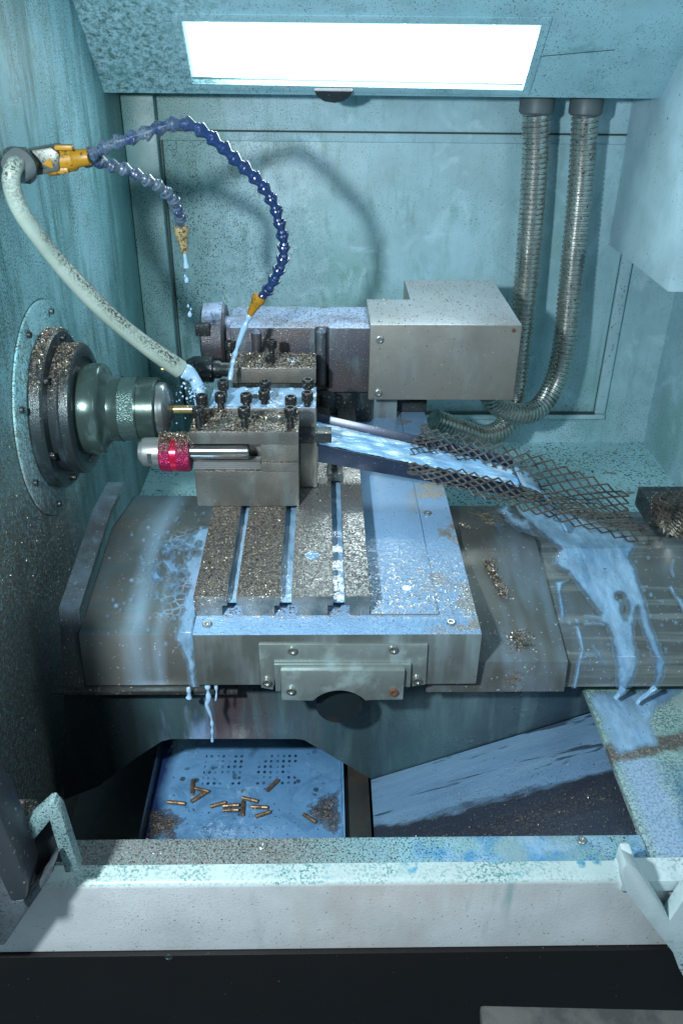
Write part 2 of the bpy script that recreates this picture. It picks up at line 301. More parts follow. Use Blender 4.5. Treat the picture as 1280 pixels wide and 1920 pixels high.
M['tray'] = mat('coolant_flooded_tray', (.11, .26, .45), .1, 0, layers=(
    (lambda g: g.mul(g.blotch(22, .50, .60, (1, 1, 1), (2, 8, 0), 6, .65, 1.), .6), (.05, .14, .27)),
    (lambda g: g.mul(g.blotch(45, .60, .66, (1, 1, 1), (2, 3, 0), 6, .65, 1.), .7), (.24, .42, .58)),
    (lambda g: g.mul(g.blotch(9, .45, .66), .6), (.15, .33, .56)),
    (lambda g: g.mul(g.blotch(5, .5, .66, None, (3, 5, 0)), .6), (.06, .17, .33)),
    (lambda g: g.mul(holes(g), g.rng(g.noise(70, 2), .40, .55)), (.015, .04, .08)),
    (lambda g: g.mul(g.rng(g.vor(60), .28, .18), g.rng(g.noise(16, 3), .55, .62)), (.03, .07, .11)),
    (lambda g: g.rng(g.add(g.mul(g.ax(0), 1.), g.mul(g.noise(14, 3), .03)), -.185, -.2), (.012, .03, .09)),  # left edge of the tray darkened, pit shade painted in
), bump=((lambda g: g.noise(30, 4, .6), .004, .45),), spec=.6)
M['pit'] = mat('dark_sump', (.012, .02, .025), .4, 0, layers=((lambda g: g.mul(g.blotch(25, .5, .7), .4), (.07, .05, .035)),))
M['pitbox'] = mat('grimy_brown_box', (.03, .035, .035), .5, 0, layers=((lambda g: g.blotch(16, .45, .65), (.055, .04, .03)), (lambda g: g.mul(g.blotch(10, .5, .6, None, (2, 2, 2)), .6), (.03, .07, .08))))
M['slope'] = mat('coolant_slope', (.12, .23, .36), .16, 0, layers=(
    (lambda g: g.mul(g.blotch(18, .42, .64, (.30, 2.6, .30), (4, 0, 0)), .75), (.17, .30, .43)),
    (lambda g: g.mul(g.blotch(13, .53, .555, (.30, 2.2, .30), (5, 2, 0), 5, .6, .5), .92), (.028, .05, .08), .25),
    (lambda g: g.mul(g.rng(g.add(g.add(g.ax(1), g.mul(g.ax(0), .09)), g.mul(g.noise(16, 5, .65, (.4, 1.4, .4)), .10)), .762, .75), .97), (.020, .026, .042), .28),
    (lambda g: g.mul(g.rng(g.noise(430, 3, .7), .58, .63), g.rng(g.add(g.ax(1), g.mul(g.noise(30, 4), .10)), .80, .70), .8), lambda g: g.mixc(.5, chipcol(g), (.05, .06, .10)), .3, .4),
    (lambda g: g.mul(g.rng(g.noise(300, 4, .7), .54, .60), g.band(1, .645, .66, .01), g.rng(g.noise(12, 3), .44, .54), .8), lambda g: g.mixc(.5, chipcol(g), (.12, .09, .05)), .4, .4),
), bump=((lambda g: g.noise(60, 4, .6, stretch=(.4, 1.3, .4)), .0016, .5), (grain, .0007, .4)), spec=.9)
M['flangetop'] = mat('stained_sill_flange', (.22, .36, .40), .4, 0, layers=(
    (lambda g: g.mul(g.blotch(14, .42, .6), .8), (.20, .42, .46)),
    (lambda g: g.mul(g.blotch(20, .48, .6, None, (2, 1, 0), 6, .7), g.rng(g.ax(0), .02, .12), .95), (.06, .25, .48)),
    (lambda g: g.mul(g.blotch(30, .50, .60, None, (5, 1, 0), 6, .7), g.rng(g.ax(0), .05, .12), .7), (.28, .46, .62)),
    (lambda g: g.mul(g.rng(g.add(g.ax(0), g.mul(g.noise(20, 4), .1)), .12, .0), g.rng(g.noise(420, 4, .75), .30, .60)), (.17, .14, .12)),
    (lambda g: g.mul(g.rng(g.ax(0), .12, -.02), g.rng(g.noise(300, 3, .75), .55, .6)), chipcol, .4, .5),
    (lambda g: g.specks(520, .56, (.3, .5)), (.02, .04, .04)),
), bump=((fine, .0012, .7), (wet, .002, .4)))
M['ledge'] = mat('right_ledge', (.30, .45, .44), .35, 0, layers=(
    (lambda g: g.mul(g.blotch(16, .44, .6), .7), (.20, .36, .33)),
    (lambda g: g.mul(g.rng(g.noise(420, 4, .7), .46, .58), g.blotch(12, .36, .58), .85), (.04, .10, .09)),
    (lambda g: g.mul(g.rng(g.add(g.ax(0), g.mul(g.noise(30, 5, .7), .035)), .392, .372), g.rng(g.ax(1), .67, .65), g.rng(g.ax(0), .318, .332), .9), (.26, .41, .58), .3),
    (lambda g: g.mul(g.rng(g.noise(420, 4, .7), .46, .6), g.rng(g.ax(1), .67, .65), .6), (.10, .13, .15)),
    (lambda g: g.mul(g.rng(g.add(g.ax(0), g.mul(g.noise(40, 6, .75), .06)), .392, .418), g.rng(g.ax(1), .655, .60), g.rng(g.ax(0), .48, .42), .95), (.012, .11, .26), .3),
    (lambda g: g.mul(g.rng(g.add(g.ax(1), g.mul(g.noise(40, 6, .75), .03)), .592, .575), g.rng(g.add(g.ax(0), g.mul(g.noise(40, 4), .05)), .38, .41), .9), (.02, .15, .30), .3),
    (lambda g: g.mul(g.rng(g.m2('ABSOLUTE', g.add(g.add(g.ax(1), g.mul(g.ax(0), -.22)), g.add(g.mul(g.noise(30, 5, .7), .03), -.607))), .016, .009), .92), lambda g: g.mixc(.65, chipcol(g), (.085, .075, .065)), .5, .1),
), bump=((fine, .001, .6),))
M['sill'] = mat('white_sill', (.56, .60, .61), .42, 0, layers=(
    (lambda g: g.mul(g.blotch(9, .48, .66, (1, 1, .25)), .6), (.42, .37, .33)),
    (lambda g: g.mul(g.blotch(26, .58, .70, (1, 1, .12), (4, 0, 0)), g.rng(g.ax(0), -.2, .05), .75), (.20, .36, .37)),
    (lambda g: g.mul(g.rng(g.noise(500, 3, .7), .58, .64), g.blotch(7, .5, .65, (1, 1, .4)), .6), (.25, .27, .26)),
    (lambda g: g.rng(g.noise(380, 2), .70, .73), (.05, .05, .05)),
    (lambda g: g.mul(g.rng(g.up(), .2, .6), .7), (.40, .56, .56)),
    (lambda g: g.mul(g.rng(g.up(), .2, .6), g.rng(g.noise(380, 4, .7), .49, .58), g.blotch(16, .38, .62)), (.06, .22, .21)),
    (lambda g: g.mul(g.rng(g.up(), .2, .6), g.blotch(26, .60, .66, None, (8, 8, 8)), g.rng(g.ax(0), -.1, .1)), (.05, .28, .42)),
), bump=((fine, .0006, .4),))
M['black'] = mat('black_plinth', (.006, .0055, .006), .5, 0, layers=((lambda g: g.rng(g.noise(330, 2), .755, .77), (.25, .25, .25)),), bump=((fine, .0004, .4),), spec=.3)
M['rubber'] = mat('dusty_rubber', (.045, .045, .045), .7, 0, layers=((lambda g: g.mul(g.blotch(30, .45, .62), .7), (.10, .10, .095)),), bump=((wet, .002, .5),))
M['frame'] = mat('door_frame_paint', (.20, .31, .32), .45, 0, layers=((lambda g: g.mul(g.blotch(16, .45, .62), .7), (.13, .25, .26)), (lambda g: g.rng(g.noise(520, 3, .7), .54, .58), (.03, .04, .04))), bump=((fine, .0006, .4),))
M['frame_dark'] = mat('dull_frame_paint', (.10, .125, .14), .4, .1, layers=((lambda g: g.rng(g.noise(400, 3, .7), .58, .62), (.03, .04, .04)), (lambda g: g.mul(g.blotch(14, .5, .66), .5), (.05, .06, .07))))
M['framew'] = mat('white_door_frame', (.50, .62, .64), .4, 0, layers=((lambda g: g.specks(260, .56, (.42, .6)), (.06, .06, .05)), (lambda g: g.mul(g.blotch(14, .5, .66), .4), (.30, .48, .50))), bump=((fine, .0006, .4),))
M['channel'] = mat('grey_channel', (.04, .048, .058), .4, .2, layers=((lambda g: g.rng(g.noise(240, 2), .68, .7), (.3, .3, .28)),))
M['chips'] = mat('metal_chips', (.26, .25, .23), .35, .55, layers=((lambda g: g.rng(g.noise(160, 2), .5, .56), (.40, .34, .24)), (lambda g: g.rng(g.noise(190, 2, off=(5, 5, 5)), .54, .58), (.06, .05, .05))))
M['chipgold'] = mat('brass_chips', (.36, .30, .22), .35, .6, layers=((lambda g: g.rng(g.noise(190, 2, off=(5, 5, 5)), .48, .52), (.10, .08, .065)), (lambda g: g.rng(g.noise(170, 2, off=(9, 5, 5)), .54, .58), (.50, .47, .42))))
M['pile'] = mat('chip_pile', (.2, .17, .14), .5, .5, layers=((lambda g: g.rng(g.ax(0), -9, -8), lambda g: g.mixc(.5, chipcol(g), (.09, .075, .06)), .45, .4),), bump=((grain, .0012, .8),))

M['pile_film'] = M['pile'].copy(); film('pile_film', .75, 1., 200)
# ------------------------------------------------------------------ mesh kit
def rootloc(p):
    if p is None: return Vector((0, 0, 0))
    while p.parent: p = p.parent
    return Vector(p.location)
def tag(o, label=None, cat=None, group=None, kind=None):
    if label: o['label'] = label
    if cat: o['category'] = cat
    if group: o['group'] = group
    if kind: o['kind'] = kind
    return o
def thing(name, label, cat, loc=(0, 0, 0), group=None):
    o = bpy.data.objects.new(name, None); COL.objects.link(o); o.location = loc; o.empty_display_size = .02
    return tag(o, label, cat, group)
def mk(name, v, f, m, parent=None, bevel=0., smooth=True, ang=35, seg=2):
    L = rootloc(parent); me = bpy.data.meshes.new(name)
    me.from_pydata([tuple(Vector(p) - L) for p in v], [], f); me.validate()
    bm = bmesh.new(); bm.from_mesh(me)
    bmesh.ops.recalc_face_normals(bm, faces=bm.faces)
    if bevel:
        es = [e for e in bm.edges if len(e.link_faces) == 2 and e.calc_face_angle(0) > R(28)]
        bmesh.ops.bevel(bm, geom=es, offset=bevel, segments=seg, affect='EDGES', profile=.6, clamp_overlap=True)
    bm.to_mesh(me); bm.free()
    if smooth:
        me.shade_smooth(); me.set_sharp_from_angle(angle=R(ang))
    me.materials.append(M[m] if isinstance(m, str) else m)
    o = bpy.data.objects.new(name, me); COL.objects.link(o)
    if parent: o.parent = parent
    return o
def raw(name, V, Fc, m, parent=None, smooth=False, thick=None):      # numpy fast path
    L = np.array(rootloc(parent)); me = bpy.data.meshes.new(name)
    me.from_pydata((V - L).tolist(), [], Fc.tolist() if hasattr(Fc, 'tolist') else Fc)
    if smooth: me.shade_smooth()
    at_ = me.attributes.new('film', 'FLOAT', 'POINT'); at_.data.foreach_set('value', np.ones(len(V), 'f') if thick is None else thick.astype('f'))
    me.materials.append(M[m]); o = bpy.data.objects.new(name, me); COL.objects.link(o)
    if parent: o.parent = parent
    return o
def box(name, a, b, m, parent=None, bevel=.001):
    (x0, y0, z0), (x1, y1, z1) = a, b
    v = [(x, y, z) for z in (z0, z1) for y in (y0, y1) for x in (x0, x1)]
    return mk(name, v, [(0, 1, 3, 2), (4, 5, 7, 6), (0, 1, 5, 4), (2, 3, 7, 6), (0, 2, 6, 4), (1, 3, 7, 5)], m, parent, bevel)
def ext(name, pts, vec, m, parent=None, bevel=.001):     # extrude closed polygon by a vector
    n = len(pts); v = [Vector(p) for p in pts]; v += [p + Vector(vec) for p in v]
    f = [tuple(range(n)), tuple(range(2 * n - 1, n - 1, -1))] + [(i, (i + 1) % n, n + (i + 1) % n, n + i) for i in range(n)]
    return mk(name, v, f, m, parent, bevel)
def strip(name, prof, x0, x1, m, parent=None, th=.0025, nx=1, bevel=.0008): # folded sheet: profile [(y,z)] swept along X
    pr = [Vector((0, y, z)) for y, z in prof]; off = []
    for i in range(len(pr)):
        d = (pr[min(i + 1, len(pr) - 1)] - pr[max(i - 1, 0)]).normalized(); off.append(pr[i] + Vector((0, -d.z, d.y)) * th * (1 if d.y > 0 or True else -1))
    poly = pr + off[::-1]
    return ext(name, [(x0, p.y, p.z) for p in poly], (x1 - x0, 0, 0), m, parent, bevel)
def frameof(d):
    d = Vector(d).normalized(); a = Vector((0, 0, 1)) if abs(d.z) < .9 else Vector((1, 0, 0)); u = d.cross(a).normalized(); return d, u, d.cross(u)
def lathe(name, prof, org, d, m, parent=None, seg=40, ang=40, phase=0, arc=1.):
    d, u, w_ = frameof(d); org = Vector(org); v = []; f = []; n = len(prof)
    for t, r in prof:
        for k in range(seg):
            a = phase + 2 * math.pi * k / seg; v.append(org + d * t + (u * math.cos(a) + w_ * math.sin(a)) * max(r, 1e-5))
    for i in range(n - 1):
        for k in range(seg): f.append((i * seg + k, i * seg + (k + 1) % seg, (i + 1) * seg + (k + 1) % seg, (i + 1) * seg + k))
    f.append(tuple(range(seg))[::-1]); f.append(tuple((n - 1) * seg + k for k in range(seg)))
    return mk(name, v, f, m, parent, 0, True, ang)
def spline(pts, n):
    P = [Vector(p) for p in pts]; P = [P[0] * 2 - P[1]] + P + [P[-1] * 2 - P[-2]]; out = []
    for i in range(1, len(P) - 2):
        for k in range(n):
            t = k / n; a, b, c, d = P[i - 1:i + 3]
            out.append(.5 * ((2 * b) + (c - a) * t + (2 * a - 5 * b + 4 * c - d) * t * t + (3 * b - a - 3 * c + d) * t ** 3))
    out.append(P[-2]); return out
def resample(c, step):
    out = [c[0].copy()]; acc = 0; 
    for a, b in zip(c, c[1:]):
        L = (b - a).length; 
        while acc + L >= step and L > 1e-9:
            t = (step - acc) / L; a = a + (b - a) * t; out.append(a.copy()); L = (b - a).length; acc = 0
        acc += L
    return out
def tube(name, c, rad, m, parent=None, seg=14, flat=1., ang=60):
    # rad(s, u): radius at arc length s (u = 0..1); parallel transport frames
    T = [(c[min(i + 1, len(c) - 1)] - c[max(i - 1, 0)]).normalized() for i in range(len(c))]
    _, u, _ = frameof(T[0]); v = []; f = []; s = 0; tot = sum((b - a).length for a, b in zip(c, c[1:]))
    for i, p in enumerate(c):
        if i: s += (p - c[i - 1]).length
        u = (u - T[i] * u.dot(T[i])).normalized(); w_ = T[i].cross(u); r = rad(s, s / tot)
        for k in range(seg):
            a = 2 * math.pi * k / seg; v.append(p + (u * math.cos(a) + w_ * math.sin(a) * flat) * r)
    for i in range(len(c) - 1):
        for k in range(seg): f.append((i * seg + k, i * seg + (k + 1) % seg, (i + 1) * seg + (k + 1) % seg, (i + 1) * seg + k))
    f.append(tuple(range(seg))[::-1]); f.append(tuple((len(c) - 1) * seg + k for k in range(seg)))
    return mk(name, v, f, m, parent, 0, True, ang)
def cap_screw(parent, top, r=.0065, h=.010, shank=0., d=(0, 0, 1), m='screw', name='socket_screw'):
    # top = centre of the head's top face; recess is a real hollow
    pr = [(-h, 0), (-h, r * .9), (-h * .93, r), (-h * .12, r), (0, r * .88), (0, r * .55), (-h * .55, r * .5), (-h * .55, 0)]
    if shank:
        q = []; n = max(4, int(shank / .0016))
        for i in range(n): z = -h - shank + shank * i / n; q += [(z, r * .52), (z + shank / n * .5, r * .62)]
        pr = [(-h - shank, 0)] + q + pr[1:]
    return lathe(name, pr, top, d, m, parent, 24, 30)

def sdf(P, poly):   # signed distance (inside positive), numpy
    n = len(poly); d = np.full(len(P), 1e9); ins = np.zeros(len(P), bool); poly = np.array(poly, float)
    for i in range(n):
        a, b = poly[i], poly[(i + 1) % n]; e = b - a; q = P - a
        t = np.clip((q @ e) / (e @ e + 1e-9), 0, 1); d = np.minimum(d, np.hypot(*(q - t[:, None] * e).T))
        c = ((a[1] > P[:, 1]) != (b[1] > P[:, 1])) & (P[:, 0] < (b[0] - a[0]) * (P[:, 1] - a[1]) / (b[1] - a[1] + 1e-12) + a[0]); ins ^= c
    return np.where(ins, d, -d)
def vnoise(x, y, s, seed=0):   # smooth value noise
    g = np.random.default_rng(seed).random((97, 97)); x = x * s + 1000; y = y * s + 1000
    xi = np.floor(x).astype(int); yi = np.floor(y).astype(int); fx = x - xi; fy = y - yi; fx = fx * fx * (3 - 2 * fx); fy = fy * fy * (3 - 2 * fy)
    h = lambda i, j: g[i % 97, j % 97]
    return (h(xi, yi) * (1 - fx) + h(xi + 1, yi) * fx) * (1 - fy) + (h(xi, yi + 1) * (1 - fx) + h(xi + 1, yi + 1) * fx) * fy - .5
def puddle(name, path, x0, x1, polys, m, T=.0012, wpx=7, holes=(), step=.002, parent=None, rough=3., seed=1, bumps=0., edge=7.):
    # liquid (or chips) lying on a folded surface: path [(y,z)...] swept along X; its rim dips under the surface
    S = [0]; 
    for a, b in zip(path, path[1:]): S.append(S[-1] + math.hypot(b[0] - a[0], b[1] - a[1]))
    ns = int(S[-1] / step) + 1; nx = int((x1 - x0) / step) + 1
    ss = np.linspace(0, S[-1], ns); Y = np.interp(ss, S, [p[0] for p in path]); Z = np.interp(ss, S, [p[1] for p in path])
    tY = np.gradient(Y); tZ = np.gradient(Z); k = max(1, int(.004 / step)); ker = np.ones(2 * k + 1) / (2 * k + 1)
    tY = np.convolve(np.pad(tY, k, 'edge'), ker, 'valid'); tZ = np.convolve(np.pad(tZ, k, 'edge'), ker, 'valid'); L = np.hypot(tY, tZ); nY, nZ = -tZ / L, tY / L
    if nZ.mean() < 0: nY, nZ = -nY, -nZ
    X = np.linspace(x0, x1, nx); XX, SS = np.meshgrid(X, ss); A = np.stack([XX.ravel(), np.repeat(Y, nx), np.repeat(Z, nx)], 1)
    P = projn(A); sd = np.full(len(P), -1e9)
    for pl in polys: sd = np.maximum(sd, sdf(P, pl))
    for h in holes:
        hx, hy, hr = h[:3]; asp = h[3] if len(h) > 3 else 1.; sd = np.minimum(sd, np.hypot(P[:, 0] - hx, (P[:, 1] - hy) / asp) - hr)
    u, v_ = XX.ravel(), SS.ravel()
    sd = sd + rough * (vnoise(u, v_, 90, seed) * 2.2 + vnoise(u, v_, 260, seed + 1) * 1.2)
    hgt = T * np.tanh(sd / wpx) + bumps * (vnoise(u, v_, 200, seed + 2) + vnoise(u, v_, 480, seed + 3) * .7) * (sd > 0)
    NX = np.repeat(nY, nx), np.repeat(nZ, nx)
    V = A.copy(); V[:, 1] += NX[0] * hgt; V[:, 2] += NX[1] * hgt
    keep = sd > -wpx * .8; idx = np.arange(len(V)).reshape(ns, nx)
    q = np.stack([idx[:-1, :-1], idx[:-1, 1:], idx[1:, 1:], idx[1:, :-1]], -1).reshape(-1, 4)
    q = q[keep[q].any(1)]; used, inv_ = np.unique(q, return_inverse=True)
    if len(used) == 0: return None
    return raw(name, V[used], inv_.reshape(-1, 4), m, parent, True, np.clip(sd[used] / edge, 0, 1) ** .8)
def flakes(name, pts, m, lo=.0008, hi=.0022, flat=.6, parent=None):
    n = len(pts); pts = np.array(pts); a = rs.normal(size=(n, 3)); a[:, 2] *= flat; a /= np.linalg.norm(a, axis=1)[:, None]
    b = rs.normal(size=(n, 3)); b[:, 2] *= flat; b -= a * (a * b).sum(1)[:, None]; b /= np.linalg.norm(b, axis=1)[:, None]
    s = rs.uniform(lo, hi, n)[:, None]; w2 = s * rs.uniform(.25, .6, (n, 1)); c = np.cross(a, b) * s * .25; pts = pts + [0, 0, 1] * s * .25
    V = np.stack([pts - a * s - b * w2, pts + a * s - b * w2 * .5, pts + a * s * .6 + b * w2 + c, pts - a * s * .7 + b * w2 * .8 - c], 1).reshape(-1, 3)
    return raw(name, V, np.arange(4 * n).reshape(n, 4), m, parent)
def scat(n, a, b, z, fn=None):
    p = np.stack([rs.uniform(a[0], b[0], n), rs.uniform(a[1], b[1], n), np.full(n, z)], 1)
    if fn is not None: p = p[rs.random(n) < fn(p)]
    return p
def px(pts, ax, v): return [U(x, y, ax, v) for x, y in pts]

# ================================================================== THE SETTING
XL, YB, XR = -.36, 1.70, .72
def struct(o): o['kind'] = 'structure'; return o
# left wall: polygon in the X plane with its slanted front lower edge
wl = [(XL, YB, .50), (XL, YB, 1.75), (XL, .60, 1.75), (XL, .60, 1.0), (XL, .66, .80), (XL, .70, .50)]
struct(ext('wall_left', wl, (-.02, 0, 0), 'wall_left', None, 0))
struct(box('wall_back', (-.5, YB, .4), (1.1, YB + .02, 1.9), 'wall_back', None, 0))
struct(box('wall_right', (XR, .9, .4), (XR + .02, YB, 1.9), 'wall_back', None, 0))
struct(box('floor_shelf', (-.36, 1.06, .66), (XR, YB, .68), 'shelf', None, 0))

# hood: slopes down towards the back wall, with a window for the lamp
HP, HN = Vector((0, 1.56, 1.386)), Vector((0, -1, -1)).normalized()
H = lambda x, y, o=0: UP(x, y, HP, HN) + HN * o
hood = thing('sloping_hood', 'speckled pale blue sloping hood panel across the top of the machine interior', 'hood', (0, 1.56, 1.386))
wc = [H(340, 37), H(1014, 44), H(979, 166), H(361, 154)]          # window corners
oc = [Vector((-.36, 1.20, 1.746)), Vector((.9, 1.20, 1.746)), Vector((.9, 1.56, 1.386)), Vector((-.36, 1.56, 1.386))]
v = []; 
for o_ in (0, -.006):
    v += [p + HN * o_ for p in oc] + [p + HN * o_ for p in wc]
f = []
for k in range(4):
    j = (k + 1) % 4; f += [(k, j, 4 + j, 4 + k), (8 + k, 8 + j, 12 + j, 12 + k), (4 + k, 4 + j, 12 + j, 12 + k), (k, j, 8 + j, 8 + k)]
mk('hood_panel', v, f, 'hood', hood, 0)
box('hood_return', (-.36, 1.566, 1.386), (.9, YB, 1.392), 'hood', hood, 0)
mk('seam', *(lambda c: ([p + d for p in c for d in (HN * .0006, HN * .0006 + Vector((0, .0011, -.0011)))], [(0, 1, 3, 2), (2, 3, 5, 4)]))([H(1002, 112), H(1018, 104), H(1152, 92)]), 'gap', hood)
lamp = thing('work_light', 'bright rectangular lamp window set in the sloping hood', 'lamp', tuple(wc[3]))
mk('lens', [p - HN * .012 + (p - (wc[0] + wc[2]) / 2) * .03 for p in wc], [(0, 1, 2, 3)], 'lens', lamp)
def rim(name, c, wd, th, m, parent, lift=0.0):     # rectangular frame around corners c
    ctr = sum(c, Vector()) / 4; vv = []
    for p in c:
        e = (p - ctr); q = p + Vector((math.copysign(wd, e.x), 0, 0)) + (HN.cross(Vector((1, 0, 0)))).normalized() * math.copysign(wd, e.dot(HN.cross(Vector((1, 0, 0)))))
        vv += [p + HN * lift, q + HN * lift, p + HN * (lift + th), q + HN * (lift + th)]
    ff = []
    for k in range(4):
        a, b = 4 * k, 4 * ((k + 1) % 4); ff += [(a, b, b + 1, a + 1), (a + 2, b + 2, b + 3, a + 3), (a, b, b + 2, a + 2), (a + 1, b + 1, b + 3, a + 3)]
    return mk(name, vv, ff, m, parent, .0007)
rim('window_frame', wc, .013, .003, 'hood', lamp, .0002)
lk = ext('hood_knob', [H(588, 160, .001), H(662, 161, .001), H(656, 172, .001), H(645, 180, .001), H(628, 184, .001), H(608, 181, .001), H(595, 173, .001)], HN * .010, 'channel', None, .003); tag(lk, 'dark half oval knob at the lower edge of the hood below the bright lamp window', 'knob')

# raised panel and seams on the back wall
pn = thing('back_panel', 'large flat pale blue access panel on the back wall behind the blue hoses', 'panel', (0, YB, 1.0))
a = U(306, 262, 'Y', YB); b = U(1228, 268, 'Y', YB); c_ = U(1185, 772, 'Y', YB)
box('panel_sheet', (a.x, YB - .006, c_.z), (b.x - .03, YB - .0005, a.z), 'wall_back', pn, .002)
box('panel_border', (b.x - .028, YB - .012, c_.z), (b.x - .006, YB - .0005, 1.386), 'panelstrip', pn, .002)
box('panel_ledge', (a.x + .3, YB - .016, c_.z - .012), (b.x - .006, YB - .0005, c_.z - .001), 'panelstrip', pn, .002)
z1 = U(700, 246, 'Y', YB).z
box('seal_strip', (a.x - .03, YB - .004, z1 - .003), (b.x - .03, YB - .0006, z1), 'gap', pn, 0)
box('rust_line', (.18, YB - .0165, c_.z + .0004), (b.x - .03, YB - .007, c_.z + .0034), 'gap', pn, 0)
box('side_gap', (a.x - .004, YB - .003, c_.z), (a.x - .001, YB - .0005, a.z), 'gap', pn, 0)
tag(box('corner_post', (XL + .001, YB - .03, .5), (a.x - .006, YB - .0006, 1.386), 'wall_back', None, .002), 'narrow dark teal corner strip between the left wall and the back panel', 'post')

# boxed housing in the upper right corner
hz = thing('corner_housing', 'pale blue boxy housing hanging in the upper right corner', 'housing', (.565, 1.36, 1.115))
box('housing_body', (.565, 1.362, 1.115), (.9, YB - .001, 1.9), 'rbox', hz, .004)

# ================================================================== conduits
def conduit(pts, rad, label):
    c = resample(spline([U(x, y, 'Y', Y) for x, y, Y in pts], 24), .0011)
    t = thing('corrugated_conduit', label, 'conduit', tuple(c[0]), 'corrugated metal conduits')
    tube('conduit_hose', c, lambda s, u: rad * (1 - .12 * u) * (1 + .055 * (1 if (s % .0088) < .0062 else -1.2)), 'conduit', t, 20, ang=25)
    p = c[0]; lathe('fitting', [(0, 0), (0, rad * 1.12), (.004, rad * 1.3), (.026, rad * 1.3), (.03, rad * 1.2), (.03, 0)], p - Vector((0, 0, .008)), (0, 0, 1), 'fitting', t, 24)
    return t
conduit([(1005, 205, 1.63), (1001, 330, 1.63), (988, 500, 1.62), (972, 660, 1.60), (962, 750, 1.58), (945, 800, 1.55), (905, 818, 1.52), (862, 805, 1.50), (812, 787, 1.48)], .0235,
        'left corrugated conduit, passing behind the box cover, its end curling back low')
conduit([(1097, 207, 1.62), (1088, 340, 1.62), (1070, 520, 1.60), (1057, 640, 1.58), (1038, 720, 1.56), (1005, 768, 1.53), (960, 775, 1.50), (925, 752, 1.48), (915, 730, 1.47)], .0225,
        'corrugated metal conduit hanging clear right of the steel box cover, hooking under it')

# ================================================================== spindle on the left wall
SY, SZ = 1.04, 1.046
sx = lambda x: U(x, 768, 'Y', SY).x
rg = thing('spindle_cover_ring', 'large round painted cover plate screwed to the left wall around the spindle', 'cover plate', (XL, SY, SZ))
lathe('plate_disc', [(0, 0), (0, .141), (.003, .141), (.004, .139), (.004, 0)], (XL, SY, SZ), (1, 0, 0), 'wall_left', rg, 96, 30)
lathe('joint_line', [(.0002, .1405), (.0002, .1422), (.0008, .1422), (.0008, .1405)], (XL, SY, SZ), (1, 0, 0), 'gap', rg, 96, 30)
for k in range(8):
    a_ = R(22 + 45 * k); cap_screw(rg, (XL + .009, SY + .127 * math.cos(a_), SZ + .127 * math.sin(a_)), .0042, .004, 0, (1, 0, 0), 'dark')
sp = thing('lathe_spindle', 'dark stepped spindle with green oily collet nose projecting from the left wall', 'spindle', (XL, SY, SZ))
lathe('spindle_flange', [(0, 0), (0, .101), (.003, .104), (.015, .104), (.018, .101), (.018, 0)], (XL + .004, SY, SZ), (1, 0, 0), 'flange', sp, 80)
lathe('spindle_collar', [(0, 0), (0, .083), (.012, .085), (.014, .083), (.0145, .085), (.025, .085), (.027, .082), (.027, .07), (.024, .068), (.024, 0)], (XL + .022, SY, SZ), (1, 0, 0), 'flange', sp, 80)
for k in range(6):
    a_ = R(15 + 60 * k); cap_screw(sp, (XL + .027, SY + .093 * math.cos(a_), SZ + .093 * math.sin(a_)), .0045, .006, 0, (1, 0, 0), 'screw')
x_ = lambda q: sx(q) - XL
lathe('chuck_body', [(.04, 0), (.04, .059), (.044, .060), (x_(196), .060), (x_(200), .058), (x_(203), .054), (x_(207), .047), (x_(213), .0425), (x_(228), .042), (x_(231), .0435), (x_(232), .0435), (x_(232), 0)], (XL, SY, SZ), (1, 0, 0), 'green', sp, 72)
lathe('knurled_band', [(x_(232), 0), (x_(232), .042), (x_(262), .042), (x_(262), 0)], (XL, SY, SZ), (1, 0, 0), 'knurl', sp, 72)
lathe('collet_nut', [(x_(262), 0), (x_(262), .0435), (x_(265), .0435), (x_(266), .042), (x_(296), .042), (x_(299), .040), (x_(300), .037), (x_(300), 0)], (XL, SY, SZ), (1, 0, 0), 'green', sp, 72)
lathe('collet_nose', [(x_(299), 0), (x_(299), .036), (x_(311), .035), (x_(314), .033), (x_(320), .026), (x_(326), .008), (x_(323), .0075), (x_(323), 0)], (XL, SY, SZ), (1, 0, 0), 'nose', sp, 64)
rod = lathe('brass_bar', [(0, 0), (0, .0055), (x_(362) - x_(322), .0055), (x_(362) - x_(322), 0)], (sx(322), SY, SZ), (1, 0, 0), 'brass', None, 24)
tag(rod, 'thin brass bar gripped in the spindle collet and being cut', 'bar')

# ================================================================== way covers
CL = [(1.30, .66), (1.10, .880), (.963, .908), (.77, .882), (.762, .812)]
p_ = lambda L, d: [(a, b + d) for a, b in L]
gl = U(172, 1100, 'Z', .895).x
strip('way_cover', CL[::-1], U(116, 1100, 'Z', .92).x + .0245, -.10, 'coverL', None, -.003)
cL = bpy.data.objects['way_cover']; tag(cL, 'left way cover with splashed milky drops between the spindle wall and the table', 'way cover', 'folded steel way covers')
tag(box('cover_lip', (-.318, .752, .806), (-.10, .7625, .8115), 'guard', None, .0008), 'thin steel lip along the bottom of the left way cover', 'lip')
CR1 = [(1.25, .70), (1.06, .886), (.932, .904), (.742, .863), (.737, .822)]
o = strip('way_cover', CR1[::-1], .12, U(1066, 1245, 'Z', .863).x, 'coverR', None, -.003); tag(o, 'grey way cover with a streak of brass chips right beside the table', 'way cover', 'folded steel way covers')
CR2 = [(1.25, .69), (1.06, .876), (.925, .895), (.75, .860), (.745, .822)]
o = strip('way_cover', CR2[::-1], .255, .70, 'coverR2', None, -.003); tag(o, 'furthest right way cover with milky coolant running down its ribbed slope', 'way cover', 'folded steel way covers')
